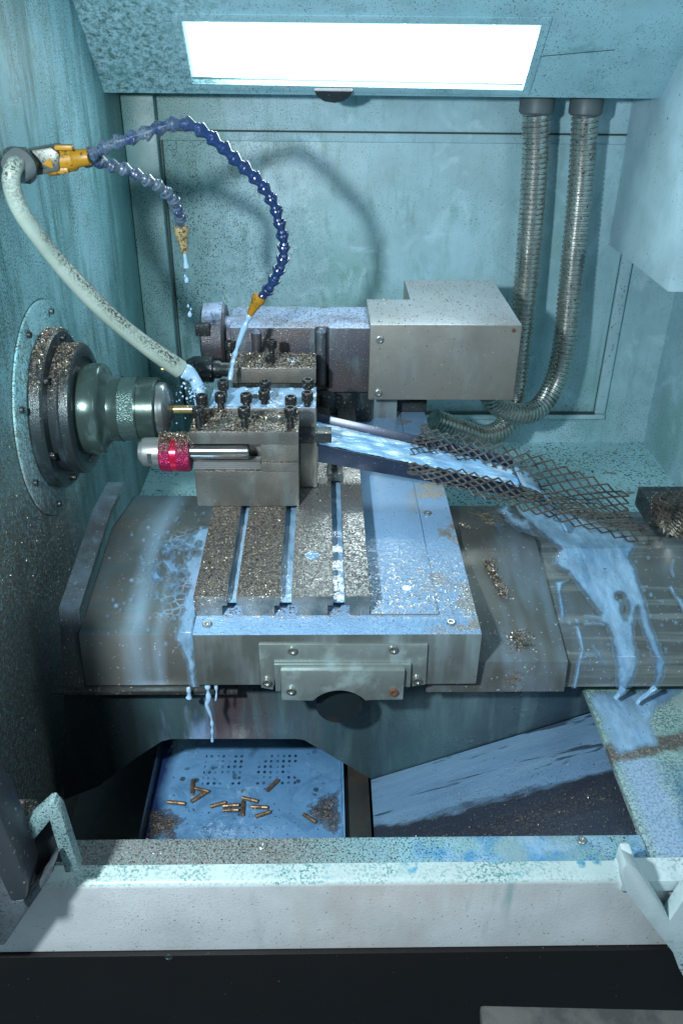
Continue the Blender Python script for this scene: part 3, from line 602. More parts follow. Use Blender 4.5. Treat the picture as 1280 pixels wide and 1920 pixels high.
# angled end guard next to the left wall
GD = [(1.06, .925), (.975, .93), (.79, .905), (.758, .81)]
o = strip('end_guard', GD[::-1], U(116, 1100, 'Z', .92).x, U(116, 1100, 'Z', .92).x + .024, 'guard', None, -.008); tag(o, 'raised angled steel guard strip following the left end of the way cover', 'guard')
# ================================================================== table
tb = thing('cross_slide_table', 'flat milky wet steel machine table with front bracket, carrying the tool blocks', 'table', (0, .728, .842))
box('table_body', (-.1425, .728, .842), (.1760, 1.40, .915), 'tabletop', tb, .0025)
box('inlay_plate', (.0545, .762, .9155), (.1315, 1.36, .9172), 'tabletop', tb, .0004)
def tplate(x0, x1, m, l0=.006, l1=.006):
    pts = [(x0, .762, .942), (x1, .762, .942), (x1, .762, .929), (x1 - l1, .762, .929), (x1 - l1, .762, .9152), (x0 + l0, .762, .9152), (x0 + l0, .762, .929), (x0, .762, .929)]
    return ext('slotted_plate', pts, (0, .55, 0), m, tb, .0008)
tplate(-.1435, -.1065, 'plateA', 0); tplate(-.0960, -.0480, 'plateA'); tplate(-.0345, .0120, 'plateC'); tplate(.0250, .0535, 'plateD', .006, 0)
for x0, x1 in ((-.1125, -.090), (-.054, -.0285), (.006, .031)):
    mk('slot_coolant', *(lambda n: ([(x, .768 + i * .01, .929 + .0006 * math.sin(i * 1.7)) for i in range(n) for x in (x0, x1)], [(2 * i, 2 * i + 1, 2 * i + 3, 2 * i + 2) for i in range(n - 1)]))(56), 'milk_solid', tb)
# coolant beads in the slot mouths
FY = .728
fx = lambda x, y, Y=FY: U(x, y, 'Y', Y)
# front bracket
q = [(485, 1206), (801, 1206), (797, 1280), (772, 1284), (762, 1243), (520, 1243), (512, 1290), (490, 1286)]
ext('bracket_plate', px(q, 'Y', FY - .0002), (0, -.003, 0), 'bracket', tb, .0006)
q = [(514, 1242), (770, 1242), (768, 1284), (757, 1284), (757, 1252), (527, 1252), (527, 1292), (517, 1292)]
ext('bracket_rim', px(q, 'Y', FY - .0033), (0, -.004, 0), 'bracket', tb, .0008)
q = [(526, 1258), (759, 1258), (755, 1312), (694, 1313)]
cx, cy = 636, 1345
q += [(cx + 62 * math.cos(t), cy + 50 * math.sin(t) * -1) for t in np.linspace(R(38), R(142), 16)]
q += [(578, 1314), (528, 1313)]
ext('cover_block', px(q, 'Y', FY - .012), (0, .0115, 0), 'bracket', tb, .001)
lathe('drive_boss', [(0, 0), (0, .027), (.03, .027)], (fx(636, 1325).x, FY + .004, fx(636, 1335).z + .006), (0, 1, 0), 'pit', tb, 32)
for (x, y, Y) in ((548, 1222, FY - .0034), (737, 1220, FY - .0034), (500, 1282, FY - .0034), (782, 1279, FY - .0034), (545, 1298, FY - .0122)):
    cap_screw(tb, U(x, y, 'Y', Y - .003), .0052, .003, 0, (0, -1, 0), 'bolt', 'button_screw')
o = cap_screw(tb, U(738, 1300, 'Y', FY - .015), .005, .003, 0, (0, -1, 0), 'rust', 'button_screw'); o['label'] = 'rusty button screw'
for (x, y) in ((388, 1169), (845, 1165), (801, 960)):
    cap_screw(tb, U(x, y, 'Z', .9185), .0048, .003, 0, (0, 0, 1), 'bolt', 'button_screw')
for (x, y) in ((585, 1042),):
    lathe('screw_hole', [(0, 0), (0, .0085), (.0006, .0085), (.0006, 0)], U(x, y, 'Z', .9421), (0, 0, 1), 'milk_solid', tb, 24)
for (x, y) in ((762, 1103),):
    lathe('screw_hole', [(0, 0), (0, .0055), (.0006, .0055), (.0006, 0)], U(x, y, 'Z', .9173), (0, 0, 1), 'milk_solid', tb, 24)
# clamp in the third slot
cl = thing('slot_clamp', 'small chip covered clamp with socket screw in the slot right of the tool block', 'clamp', tuple(U(630, 905, 'Z', .942)))
c0 = U(630, 900, 'Z', .942)
box('clamp_body', (c0.x - .012, c0.y - .004, .9425), (c0.x + .009, c0.y + .05, .951), 'dark', cl, .001)
cap_screw(cl, (c0.x - .002, c0.y + .022, .967), .0062, .010, .006)

# ================================================================== tool blocks
ZT = 1.0515
def screws(par, lst, z=ZT, pop=.027, r=.0078, h=.0125):
    for (x, y) in lst:      # x,y = centre of head top in the photograph
        p = U(x, y, 'Z', z + pop); cap_screw(par, p, r, h, pop - h + .003)
b1 = thing('tool_block', 'front steel tool block heaped with golden chips, three upright screws in a row', 'tool block', (-.1, .961, .942), 'steel gang tool blocks on the table')
box('lower_body', (-.164, .961, .9425), (-.0305, 1.024, .995), 'block', b1, .0015)
box('back_body', (-.160, .990, .9952), (-.0305, 1.024, 1.0335), 'block', b1, .0008)
box('right_cheek', (-.078, .9625, .9952), (-.0305, .9898, 1.0335), 'block', b1, .0008)
box('cheek_step', (-.078, .9585, .9953), (-.0305, .9623, 1.008), 'block', b1, .0008)
box('clamp_bar', (-.166, .959, 1.0337), (-.0300, 1.026, ZT), 'block', b1, .0015)
screws(b1, [(371, 764), (457, 764), (544, 764)])
for x, y in ((419, 789), (510, 788), (534, 787)):
    lathe('screw_hole', [(0, 0), (0, .0080), (.0004, .0078), (.0004, 0)], U(x, y, 'Z', ZT + .0002), (0, 0, 1), 'gap', b1, 24)
b2 = thing('tool_block', 'middle tool block soaked in milky coolant with nine dark screws standing on it', 'tool block', (-.08, 1.033, .942), 'steel gang tool blocks on the table')
box('lower_body', (-.085, 1.033, .9425), (-.008, 1.10, 1.022), 'block', b2, .0015)
box('clamp_bar', (-.150, 1.031, 1.0222), (-.0085, 1.101, ZT + .001), 'block_milky', b2, .002)
screws(b2, [(461, 738), (545, 743), (495, 735 - 3), (576, 735), (378, 740), (413, 737)], pop=.021)
screws(b2, [(418, 713), (497, 714), (577, 711)], pop=.027)
for x, y in ((480, 743), (563, 741)):
    lathe('screw_hole', [(0, 0), (0, .0075), (.0004, .0073), (.0004, 0)], U(x, y, 'Z', ZT + .0012), (0, 0, 1), 'gap', b2, 24)
b3 = thing('tool_block', 'rear chip covered tool block with one tall screw in front of the motor', 'tool block', (-.07, 1.18, .942), 'steel gang tool blocks on the table')
box('lower_body', (-.13, 1.165, .9425), (-.012, 1.24, 1.012), 'block', b3, .0015)
box('step_bar', (-.120, 1.150, .9427), (-.030, 1.1648, 1.000), 'steel', b3, .001)
box('clamp_bar', (-.138, 1.180, 1.0272), (-.0095, 1.242, ZT), 'block', b3, .0015)
box('neck', (-.125, 1.190, 1.0122), (-.02, 1.232, 1.027), 'dark', b3, 0)
screws(b3, [(507, 668)], pop=.009); screws(b3, [(509, 637)], pop=.036)
for x, y in ((491, 679), (548, 676), (575, 677)):
    lathe('screw_hole', [(0, 0), (0, .0080), (.0004, .0078), (.0004, 0)], U(x, y, 'Z', ZT + .0002), (0, 0, 1), 'gap' if x != 548 else 'milk_solid', b3, 24)
# cutting tools clamped in the blocks
ct = thing('cutting_tool', 'dark square shank cutting tool sticking out right of the middle tool block', 'cutting tool', (0, 1.02, 1.0))
box('shank', (-.03, 1.008, 1.012), (.012, 1.030, 1.026), 'dark', ct, .001)
box('holder', (-.030, 1.012, .9435), (-.007, 1.0325, 1.010), 'block', ct, .001)
ct2 = thing('live_tool', 'short dark rotary tool holder behind the coolant hose tip, left of the motor', 'tool holder', tuple(U(390, 695, 'Y', 1.22)))
p = U(350, 690, 'Y', 1.22); L = U(436, 700, 'Y', 1.22)
lathe('holder_nut', [(0, 0), (0, .014), (.012, .020), (.040, .020), (.042, .014), (.050, .014), (.054, .011), (.10, .011), (.10, 0)], (p.x, 1.22, p.z - .002), (1, 0, 0), 'dark', ct2, 32)
lathe('drill_tip', [(-.04, 0), (-.038, .0025), (0, .0025), (0, 0)], (p.x, 1.22, p.z - .002), (1, 0, 0), 'brass', ct2, 12)
# red collared tool in the front block
rt = thing('red_collar_tool', 'tool holder with red knurled collar and silver nose held in the front block', 'tool holder', (-.2, .968, 1.01))
ry, rz = .970, 1.0175
rx = lambda q: U(q, 852, 'Y', ry).x
lathe('silver_nose', [(0, 0), (0, .013), (.004, .014), (.004, .0175), (.007, .0185), (rx(303) - rx(263), .0185), (rx(303) - rx(263), 0)], (rx(263), ry, rz), (1, 0, 0), 'steel', rt, 40)
lathe('red_collar', [(0, 0), (0, .0215), (.002, .0235), (.014, .0235), (.0143, .0228), (.022, .0228), (.0223, .0235), (.035, .0235), (.038, .022), (.038, 0)], (rx(302), ry, rz - .002), (1, 0, 0), 'red', rt, 56)
lathe('collar_band', [(.0145, .01), (.0145, .02305), (.0218, .02305), (.0218, .01)], (rx(302), ry, rz - .002), (1, 0, 0), 'redband', rt, 48)
lathe('shank', [(0, 0), (0, .0100), (rx(466) - rx(358), .0100), (rx(468) - rx(358), .0088), (rx(468) - rx(358), 0)], (rx(358), ry - .003, rz + .003), (1, 0, 0), 'chrome', rt, 40)
box('nose_slot', (rx(282), ry - .0192, rz - .007), (rx(289), ry - .012, rz + .006), 'gap', rt, 0)
for i in range(4):
    box('shim_plate', (rx(362), ry - .006, .9956 + i * .0026), (rx(493) - .001 * i, ry + .012, .9956 + i * .0026 + .0021), 'steel', rt, .0003)

# ================================================================== rear motor and box cover
mt = thing('spindle_motor', 'dark rear tool motor body with wet chip covered top and round left flange', 'motor', (0, 1.27, .97))
MY = 1.265
mx = lambda x, y, Y=MY: U(x, y, 'Y', Y)
a = mx(430, 614); b = mx(692, 736)
zt_ = a.z; zbm = b.z
prof = [(a.x, MY), (mx(595, 614).x - .004, MY), (mx(595, 614).x, MY + .010), (mx(612, 614).x, MY + .010), (mx(612, 614).x + .004, MY), (b.x, MY), (b.x, MY + .112), (mx(620, 614).x, MY + .112), (mx(612, 614).x, MY + .104), (mx(600, 614).x, MY + .104), (mx(594, 614).x, MY + .112), (a.x + .004, MY + .112), (a.x - .004, MY + .10)]
ext('motor_body', [(x, y, zbm) for x, y in prof], (0, 0, zt_ - zbm), 'motor', mt, .003)
for x in (480, 602):
    lathe('casting_rib', [(0, 0), (0, .008), (.085 if x == 602 else .05, .008), (.09 if x == 602 else .055, .003)], (mx(x, 614).x, MY + (.0005 if x == 480 else .006), zt_ - (.093 if x == 602 else .058)), (0, 0, 1), 'motor', mt, 20)
fxx = mx(381, 640, 1.31).x
lathe('motor_flange', [(0, 0), (0, .044), (.004, .050), (.034, .052), (.038, .048), (.038, .030), (.075, .030), (.075, 0)], (fxx, 1.315, mx(400, 628, 1.315).z), (1, 0, 0), 'motor', mt, 48)
pz = mx(400, 628, 1.315).z
box('flange_notch', (fxx - .004, 1.262, pz + .016), (fxx + .018, 1.275, pz + .034), 'dark', mt, .001)
box('motor_foot', (mx(500, 700).x, MY + .02, .9155), (mx(700, 700).x, MY + .09, zbm - .0005), 'dark', mt, .002)
for x in (432, 434): cap_screw(mt, (mx(x, 655, 1.25).x, 1.245, mx(433, 640 if x == 432 else 660, 1.245).z), .0075, .013, .02, (0, 0, 1))
lathe('drive_knob', [(0, 0), (0, .012), (.02, .012), (.02, 0)], mx(612, 760, 1.24), (0, 0, 1), 'dark', mt, 20)
bc = thing('box_cover', 'grey folded sheet steel box cover on the right end of the rear motor', 'cover', (.13, 1.25, .97))
BY = 1.25; bx0 = U(692, 680, 'Y', BY).x; bx1 = U(970, 680, 'Y', BY).x; bz1 = U(830, 609, 'Y', BY).z; bz0 = U(830, 750, 'Y', BY).z
yb = U(740, 561, 'Z', bz1).y; yc = U(850, 525, 'Z', bz1).y; xm = U(762, 540, 'Z', bz1).x
q = [(bx0, BY), (bx1, BY), (bx1, yc), (xm, yc), (xm, yb), (bx0, yb)]
ext('cover_shell', [(x, y, bz0) for x, y in q], (0, 0, bz1 - bz0), 'boxcover', bc, .0018)
for (x, y) in ((712, 638), (709, 738)):
    cap_screw(bc, U(x, y, 'Y', BY - .003), .0058, .003, 0, (0, -1, 0), 'bolt', 'button_screw')
cap_screw(bc, U(963, 620, 'Y', BY - .002), .003, .002, 0, (0, -1, 0), 'rust', 'button_screw')
tag(box('support_rail', (U(664, 745, 'Y', 1.30).x, 1.30, .9155), (U(745, 745, 'Y', 1.30).x, 1.40, .957), 'tabletop', None, .001), 'milky wet steel support rail standing under the box cover', 'rail')
tag(box('support_block', (U(745, 760, 'Y', 1.33).x, 1.33, .80), (U(800, 760, 'Y', 1.33).x, 1.45, .935), 'dark', None, .002), 'dark block under the right half of the box cover', 'block')

# ================================================================== coolant hoses
mf = thing('coolant_manifold', 'grimy metal coolant manifold on the left wall with yellow valves', 'manifold', tuple(U(50, 300, 'Y', 1.04)))
q = px([(22, 296), (38, 285), (95, 275), (112, 288), (112, 322), (58, 332), (24, 326)], 'Y', 1.035)
ext('manifold_body', q, (0, .04, 0), 'manifold', mf, .003)
d = (U(44, 308, 'Y', 1.115) - U(20, 304, 'Y', 1.115))
lathe('hose_nut', [(0, 0), (0, .020), (.006, .0215), (.014, .0215), (.018, .019), (.018, 0)], U(46, 304, 'Y', 1.033), (-.35, -.9, -.25), 'manifold', mf, 6, 20)
lathe('hose_ferrule', [(0, 0), (0, .0175), (.012, .017), (.016, .0155), (.016, 0)], U(42, 306, 'Y', 1.017), (-.35, -.9, -.3), 'steel', mf, 24)
vd = (U(140, 296, 'Y', 1.05) - U(90, 302, 'Y', 1.05))
lathe('valve_body', [(0, 0), (0, .015), (.010, .016), (.012, .0135), (.032, .0135), (.036, .010), (.05, .009), (.05, 0)], U(88, 304, 'Y', 1.05), vd, 'yellow', mf, 20)
box('valve_handle', tuple(U(102, 282, 'Y', 1.038)), tuple(U(140, 270, 'Y', 1.050)), 'yellow', mf, .0015)
box('valve_handle', tuple(U(94, 326, 'Y', 1.038)), tuple(U(132, 312, 'Y', 1.050)), 'yellow', mf, .0015)
c = resample(spline([U(42, 306, 'Y', 1.015), U(27, 312, 'Y', .99), U(22, 345, 'Y', .985), U(42, 400, 'Y', .99), U(92, 470, 'Y', 1.01), U(150, 536, 'Y', 1.03), U(210, 596, 'Y', 1.05), U(280, 652, 'Y', 1.07), U(338, 692, 'Y', 1.085)], 16), .004)
wh = thing('coolant_hose', 'thick whitish coolant hose curving from the manifold down to the workpiece', 'hose', tuple(c[0]))
tube('hose_tube', c, lambda s, u: .0090 + .0034 * u + .0005 * math.sin(s * 40), 'hose', wh, 24)
wend = c[-1]
def seg_hose(pts, Y0, Y1, label, nz, nzm, big=1.):
    n = len(pts); c = resample(spline([U(x, y, 'Y', Y0 + (Y1 - Y0) * i / (n - 1)) for i, (x, y) in enumerate(pts)], 20), .0168 * big)
    t = thing('segmented_hose', label, 'hose', tuple(c[0]), 'blue segmented coolant hoses'); r = .0083 * big
    for i in range(len(c) - 1):
        d = (c[i + 1] - c[i]) + Vector((random.uniform(-1, 1), random.uniform(-1, 1), random.uniform(-1, 1))) * .0012
        pr = [(-.005, .0), (-.005, .0045), (-.002, .0062), (.002, .0064), (.004, .0052), (.006, .0054), (.0125, r * 1.06), (.0148, r * 1.1), (.0165, r * 1.0), (.0165, r * .82), (.012, .004), (.012, 0)]
        lathe('segment', [(a * big, b) for a, b in pr], c[i + 1], -d, 'blue', t, 16, 25)
    e0 = U(*nz[0], 'Y', Y1); e1 = U(*nz[1], 'Y', Y1); L = (e1 - e0).length
    lathe('nozzle', [(0, 0), (0, .0098), (L * .25, .0098), (L * .35, .008), (L, .0042), (L, .003), (L * .9, 0)], e0, e1 - e0, nzm, t, 20)
    return e1
j1 = seg_hose([(140, 298), (170, 290), (205, 273), (250, 258), (300, 238), (345, 232), (385, 248), (420, 280), (455, 312), (490, 345), (512, 378), (522, 415), (533, 455), (528, 495), (508, 535), (490, 558)], 1.05, 1.15,
     'long blue segmented coolant hose arching high and ending in a yellow nozzle', ((488, 555), (468, 590)), 'yellow')
j2 = seg_hose([(160, 300), (190, 305), (225, 315), (262, 330), (298, 348), (322, 372), (335, 400), (338, 424)], 1.06, 1.16,
     'short chip crusted segmented coolant hose drooping to a tan nozzle', ((339, 424), (346, 474)), 'tan', .95)
# jets and drips
def stream(name, pts, rad, label, n=10, m='milk_jet', flat=1., seg=12, amp=.12):
    c = resample(spline(pts, n), .0025); o = tube(name, c, lambda s, u: rad(u) * (1 + amp * math.sin(s * 260 + 3 * math.sin(s * 90))), m, None, seg, flat); tag(o, label, 'coolant'); return o
stream('coolant_jet', [j1, U(452, 630, 'Y', 1.15), U(438, 675, 'Y', 1.15), U(431, 714, 'Y', 1.14)], lambda u: .0040 - .0012 * u, 'thin pale jet of coolant falling from the yellow nozzle', amp=.28)
stream('coolant_jet', [wend + Vector((-.006, 0, .004)), U(357, 702, 'Y', 1.085), U(370, 722, 'Y', 1.08), U(377, 748, 'Y', 1.07)], lambda u: .0105 + .001 * math.sin(9 * u) - .003 * u, 'wide milky gush of coolant from the white hose onto the workpiece')
stream('coolant_drip', [U(346, 474, 'Y', 1.16), U(348, 488, 'Y', 1.16), U(350, 505, 'Y', 1.16)], lambda u: .0018 + .0016 * u, 'short white drip hanging from the tan nozzle')
for i, (x, y, r) in enumerate(((350, 526, .0032), (347, 518, .0016), (353, 574, .0018), (356, 590, .0032), (358, 580, .0015))):
    tag(lathe('coolant_drop', [(-r * 1.3, 0), (-r * .8, r * .8), (0, r), (r * .8, r * .75), (r * 1.7, .0002)], U(x, y, 'Y', 1.16), (0, 0, 1), 'milk_jet', None, 12, 80), 'pale coolant drop falling below the tan nozzle', 'drop', 'falling coolant drops')
# splash around the cutting point
sv = []
for i in range(90):
    c_ = U(362, 752, 'Y', 1.05); sv.append(c_ + Vector((random.gauss(0, .012), random.gauss(0, .01), random.gauss(0, .014))))
bm = bmesh.new()
for p in sv: bmesh.ops.create_icosphere(bm, subdivisions=1, radius=random.uniform(.0006, .0021), matrix=Matrix.Translation(p))
me = bpy.data.meshes.new('coolant_splash'); bm.to_mesh(me); bm.free(); me.shade_smooth(); me.materials.append(M['milk_jet']); o = bpy.data.objects.new('coolant_splash', me); COL.objects.link(o)
tag(o, 'spray of small coolant droplets where the hose hits the workpiece', 'splash', kind='stuff')
# milky puddle over middle block top and dripping right end
o = puddle('coolant_puddle', [(1.033, ZT + .001), (1.10, ZT + .001)], -.15, -.0085, [[(385, 735), (440, 728), (600, 728), (600, 770), (470, 768), (400, 770)]], 'milk_jet', .0016, 6, rough=9, holes=[(520, 750, 12), (470, 748, 8), (590, 752, 6)], step=.0015); tag(o, 'thin puddle of coolant on top of the middle tool block', 'puddle')

# ================================================================== chute with running coolant
ch = thing('coolant_chute', 'dark navy chute carrying coolant from the tool blocks to the right', 'chute', tuple(U(610, 830, 'Z', 1.0)))
def Q(x, y, z): return U(x, y, 'Z', z)
a0, a1 = Q(588, 794, 1.004), Q(960, 880, .955)      # far bottom edge
b0, b1_ = Q(596, 838, 1.004), Q(978, 918, .955)      # near bottom edge
up = Vector((0, 0, 1))
def sheet(name, p, q, r, s, th, m, parent):
    n = (q - p).cross(s - p).normalized() * th; return mk(name, [p, q, r, s, p + n, q + n, r + n, s + n], [(0, 1, 2, 3), (4, 5, 6, 7), (0, 1, 5, 4), (1, 2, 6, 5), (2, 3, 7, 6), (3, 0, 4, 7)], m, parent, .0004)
sheet('chute_floor', a0, a1, b1_, b0, .0015, 'chute', ch)
sheet('far_side', a0, a1, a1 + up * .017 + Vector((0, .006, 0)), a0 + up * .014 + Vector((0, .006, 0)), .0015, 'chute', ch)
sheet('near_side', b0 - up * .022, b1_ - up * .012, b1_ + up * .003, b0 + up * .004, .0015, 'chute', ch)
# coolant surface in the chute (a gently rippled sheet, 6 mm above its floor)
n1, n2 = 90, 22; V = []
for i in range(n1 + 1):
    for j in range(n2 + 1):
        u, t = i / n1, j / n2; p = a0.lerp(a1, u).lerp(b0.lerp(b1_, u), .02 + .96 * t); hgt = .004 + .0012 * math.sin(u * 40 + t * 3) * math.sin(t * 9) + .0008 * random.random()
        if u > .93: hgt -= (u - .93) * .05
        V.append(p + up * hgt)
o = raw('coolant_stream', np.array([list(p) for p in V]), [(i * (n2 + 1) + j, (i + 1) * (n2 + 1) + j, (i + 1) * (n2 + 1) + j + 1, i * (n2 + 1) + j + 1) for i in range(n1) for j in range(n2)], 'milk_run', None, True)
tag(o, 'bright bluish coolant flowing down the navy chute', 'coolant')
# fall from chute end to the cover
V = []; e0, e1 = a1.lerp(b1_, .05), a1.lerp(b1_, .98); t0, t1 = Q(1020, 960, .897), Q(1062, 1004, .897)
for i in range(21):
    u = i / 20
    for j in range(13):
        t = j / 12; A = e0.lerp(e1, t); B = t0.lerp(t1, t); p = A.lerp(B, u); p.z = A.z + .004 + (B.z - A.z) * u ** 2 + .003 * math.sin(t * 14 + u * 5) * u
        V.append(p)
o = raw('coolant_fall', np.array([list(p) for p in V]), [(i * 13 + j, (i + 1) * 13 + j, (i + 1) * 13 + j + 1, i * 13 + j + 1) for i in range(20) for j in range(12)], 'milk', None, True)
m_ = o.modifiers.new('t', 'SOLIDIFY'); m_.thickness = .003
tag(o, 'sheet of coolant pouring off the chute end through the mesh', 'coolant')

# ================================================================== expanded metal mesh
def strand_mesh(name, grid, nu, nv, rad, m, parent):
    # grid(u,v)->Vector ; diamond lattice of square-section strands, flattened ring shape like expanded metal
    V = []; Fc = []
    def seg(p, q):
        d = (q - p).normalized(); a = Vector((0, 0, 1)); s = d.cross(a).normalized() * rad * .55; t = d.cross(s).normalized() * rad * 1.25; b = len(V)
        p = p - d * rad * .4; q = q + d * rad * .4
        for c in (p, q):
            for k in ((-1, -1), (1, -1), (1, 1), (-1, 1)): V.append(c + s * k[0] + t * k[1])
        Fc.extend([(b, b + 1, b + 5, b + 4), (b + 1, b + 2, b + 6, b + 5), (b + 2, b + 3, b + 7, b + 6), (b + 3, b, b + 4, b + 7), (b, b + 3, b + 2, b + 1), (b + 4, b + 5, b + 6, b + 7)])
    for i in range(nu):
        for j in range(nv):
            A = grid(i / nu, (j + .5) / nv); B = grid((i + .5) / nu, (j + 1) / nv); C_ = grid((i + 1) / nu, (j + .5) / nv); D = grid((i + .5) / nu, j / nv)
            for p, q in ((A, B), (B, C_), (C_, D), (D, A)): seg(p, q)
    return raw(name, np.array([list(p) for p in V]), Fc, m, parent)
def ruled(A, B):     # A, B polylines of Vectors with equal count
    A = spline(A, 8); B = spline(B, 8); n = len(A) - 1
    def gfn(u, v):
        x = min(max(u, 0), 1) * n; i = min(int(x), n - 1); t = x - i
        w_ = Vector((0, 0, .0015)) * math.sin(u * 31 + v * 7)
        return A[i].lerp(A[i + 1], t).lerp(B[i].lerp(B[i + 1], t), v) + w_
    return gfn
ms = thing('mesh_trough', 'rusty expanded metal mesh trough bent around the chute end', 'mesh', tuple(Q(980, 930, .93)))
farT = [Q(792, 800, 1.01), Q(900, 826, 1.0), Q(1030, 862, .985), Q(1178, 925, .955)]
farB = [Q(770, 830, .99), Q(900, 872, .965), Q(1010, 912, .945), Q(1178, 962, .922)]
basN = [Q(765, 872, .985), Q(900, 912, .955), Q(1010, 945, .938), Q(1200, 992, .915)]
neaT = [Q(766, 868, .995), Q(900, 888, .985), Q(1040, 930, .968), Q(1222, 988, .945)]
neaB = [Q(762, 888, .975), Q(900, 932, .955), Q(1040, 975, .935), Q(1190, 1018, .915)]
strand_mesh('far_wall', ruled(farT, farB), 17, 3, .0009, 'meshwire', ms)
strand_mesh('trough_floor', ruled(farB, [p - Vector((0, 0, .004)) for p in basN]), 22, 5, .0006, 'meshwire', ms)
strand_mesh('near_wall', ruled(neaT, neaB), 18, 3, .0009, 'meshwire', ms)
# crushed mesh basket at the right edge
bk = thing('mesh_basket', 'dark mesh basket corner at the right edge on the far way cover', 'basket', tuple(U(1230, 990, 'Z', .90)))
ka, kb, kc, kd = U(1222, 928, 'Z', .955), U(1330, 912, 'Z', .955), U(1220, 976, 'Z', .905), U(1250, 1005, 'Z', .897)
strand_mesh('basket_side', ruled([U(1222, 930, 'Z', .955), U(1238, 938, 'Z', .952), U(1252, 945, 'Z', .95), U(1262, 952, 'Z', .948)], [U(1221, 972, 'Z', .905), U(1232, 984, 'Z', .902), U(1243, 996, 'Z', .90), U(1252, 1006, 'Z', .897)]), 9, 7, .0010, 'meshwire', bk)
strand_mesh('basket_top', ruled([U(1222, 929, 'Z', .955), U(1260, 922, 'Z', .955), U(1300, 918, 'Z', .955), U(1340, 914, 'Z', .955)], [U(1256, 1003, 'Z', .905), U(1285, 1012, 'Z', .905), U(1310, 1018, 'Z', .905), U(1350, 1024, 'Z', .905)]), 9, 8, .0011, 'meshwire', bk)
box('basket_core', (ka.x + .012, .985, .894), (ka.x + .14, 1.05, .925), 'dark', bk, .004)

# ================================================================== coolant on the right covers
path2 = [(1.055, .8802), (.925, .8984), (.75, .8634), (.7418, .8225)]
main = [(950, 945), (985, 940), (1060, 962), (1180, 1006), (1188, 1022), (1178, 1045), (1192, 1080), (1208, 1130), (1215, 1170), (1235, 1215), (1247, 1242), (1240, 1270), (1228, 1295), (1222, 1290), (1230, 1262), (1228, 1238), (1205, 1175), (1196, 1135), (1188, 1150), (1184, 1200), (1195, 1235), (1188, 1262), (1175, 1292), (1160, 1294), (1158, 1262), (1152, 1215), (1140, 1170), (1126, 1165), (1128, 1150), (1095, 1110), (1065, 1070), (1040, 1055), (1042, 1045), (1052, 1030), (1040, 1018), (1010, 995), (975, 965)]
o = puddle('coolant_sheet', path2, .255, .56, [main], 'milk', .0007, 5, edge=5, holes=[(1162, 1118, 10, .8), (1170, 1142, 9, 1.8)], step=.0014, rough=1.8); tag(o, 'milky sheet of coolant running down the far right way cover in two tongues', 'coolant')
def ln(pts, w0):      # thin closed outline round a polyline
    a = []; b = []
    for k, (x, y) in enumerate(pts):
        p, q = pts[max(k - 1, 0)], pts[min(k + 1, len(pts) - 1)]; d = math.hypot(q[0] - p[0], q[1] - p[1]); w_ = w0 * (.55 + .9 * random.random())
        nx, ny = -(q[1] - p[1]) / d * w_, (q[0] - p[0]) / d * w_; a.append((x + nx, y + ny)); b.append((x - nx, y - ny))
    return a + b[::-1]
runs = [[(1042, 1092), (1066, 1086), (1052, 1096), (1050, 1110), (1056, 1140), (1054, 1165), (1048, 1130)], ln([(1082, 1175), (1088, 1200), (1092, 1218), (1086, 1240), (1082, 1262), (1076, 1290)], 2.3), ln([(1090, 1234), (1102, 1228), (1116, 1229), (1130, 1240)], 1.5),
        ln([(1110, 1210), (1120, 1222), (1128, 1236), (1136, 1246)], 1.4), ln([(1130, 1160), (1115, 1156), (1096, 1154)], 1.3), ln([(1130, 1170), (1112, 1168), (1095, 1170)], 1.1), ln([(1256, 1100), (1266, 1118), (1274, 1126), (1284, 1150)], 2.2), ln([(1262, 1080), (1258, 1066), (1262, 1050)], 1.4)]
runs += [[(x + q_ * math.cos(t), y + q_ * 1.3 * math.sin(t)) for t in np.linspace(0, 6.28, 8)[:-1]] for x, y, q_ in [(random.uniform(1060, 1275), random.uniform(1035, 1270), random.uniform(.8, 1.8)) for _ in range(46)]]
o = puddle('coolant_runs', path2, .26, .62, runs, 'milk', .0005, 2, edge=2, step=.0010, rough=.8, seed=4); tag(o, 'thin branching trickles of coolant left of the main milky sheet', 'coolant', kind='stuff')
pathR = [(1.055, .8902), (.932, .9074), (.742, .8664), (.7337, .8222)]
o = puddle('coolant_ring', pathR, .13, .32, [[(935, 955), (970, 990), (1000, 1000), (992, 985), (962, 968), (950, 950)], [(975, 978), (992, 975), (995, 990), (982, 988)], [(930, 986), (940, 986), (938, 992)]], 'milk', .0012, 4, step=.0014, rough=3, seed=7); tag(o, 'curved smear of coolant on the dark rear of the chip streaked way cover', 'coolant')
# left cover splashes
pathL = [(1.09, .8858), (.963, .9114), (.77, .8854), (.7585, .8125)]
hl = [(rx_, ry_, rr, .8) for rx_, ry_, rr in ((355, 1012, 9), (372, 1020, 7), (366, 1035, 11), (340, 1020, 9), (352, 1045, 8), (322, 1020, 8), (335, 1055, 10), (312, 1045, 10), (322, 1080, 10), (300, 1065, 9), (345, 1075, 9), (345, 1100, 12), (320, 1105, 11), (298, 1092, 9), (305, 1030, 7))]
L1 = [[(378, 990), (396, 990), (384, 1060), (372, 1130), (362, 1192), (366, 1288), (371, 1290), (362, 1290), (352, 1245), (334, 1196), (346, 1140), (352, 1090), (348, 1055), (360, 1030), (345, 1015), (365, 1000)], [(305, 1022), (330, 1008), (352, 1012), (348, 1024), (330, 1022), (318, 1034), (322, 1052), (335, 1066), (350, 1062), (350, 1074), (328, 1078), (310, 1060)], [(322, 1095), (340, 1088), (348, 1100), (338, 1110), (326, 1118), (322, 1108)], [(286, 1075), (296, 1068), (302, 1085), (290, 1098)]]
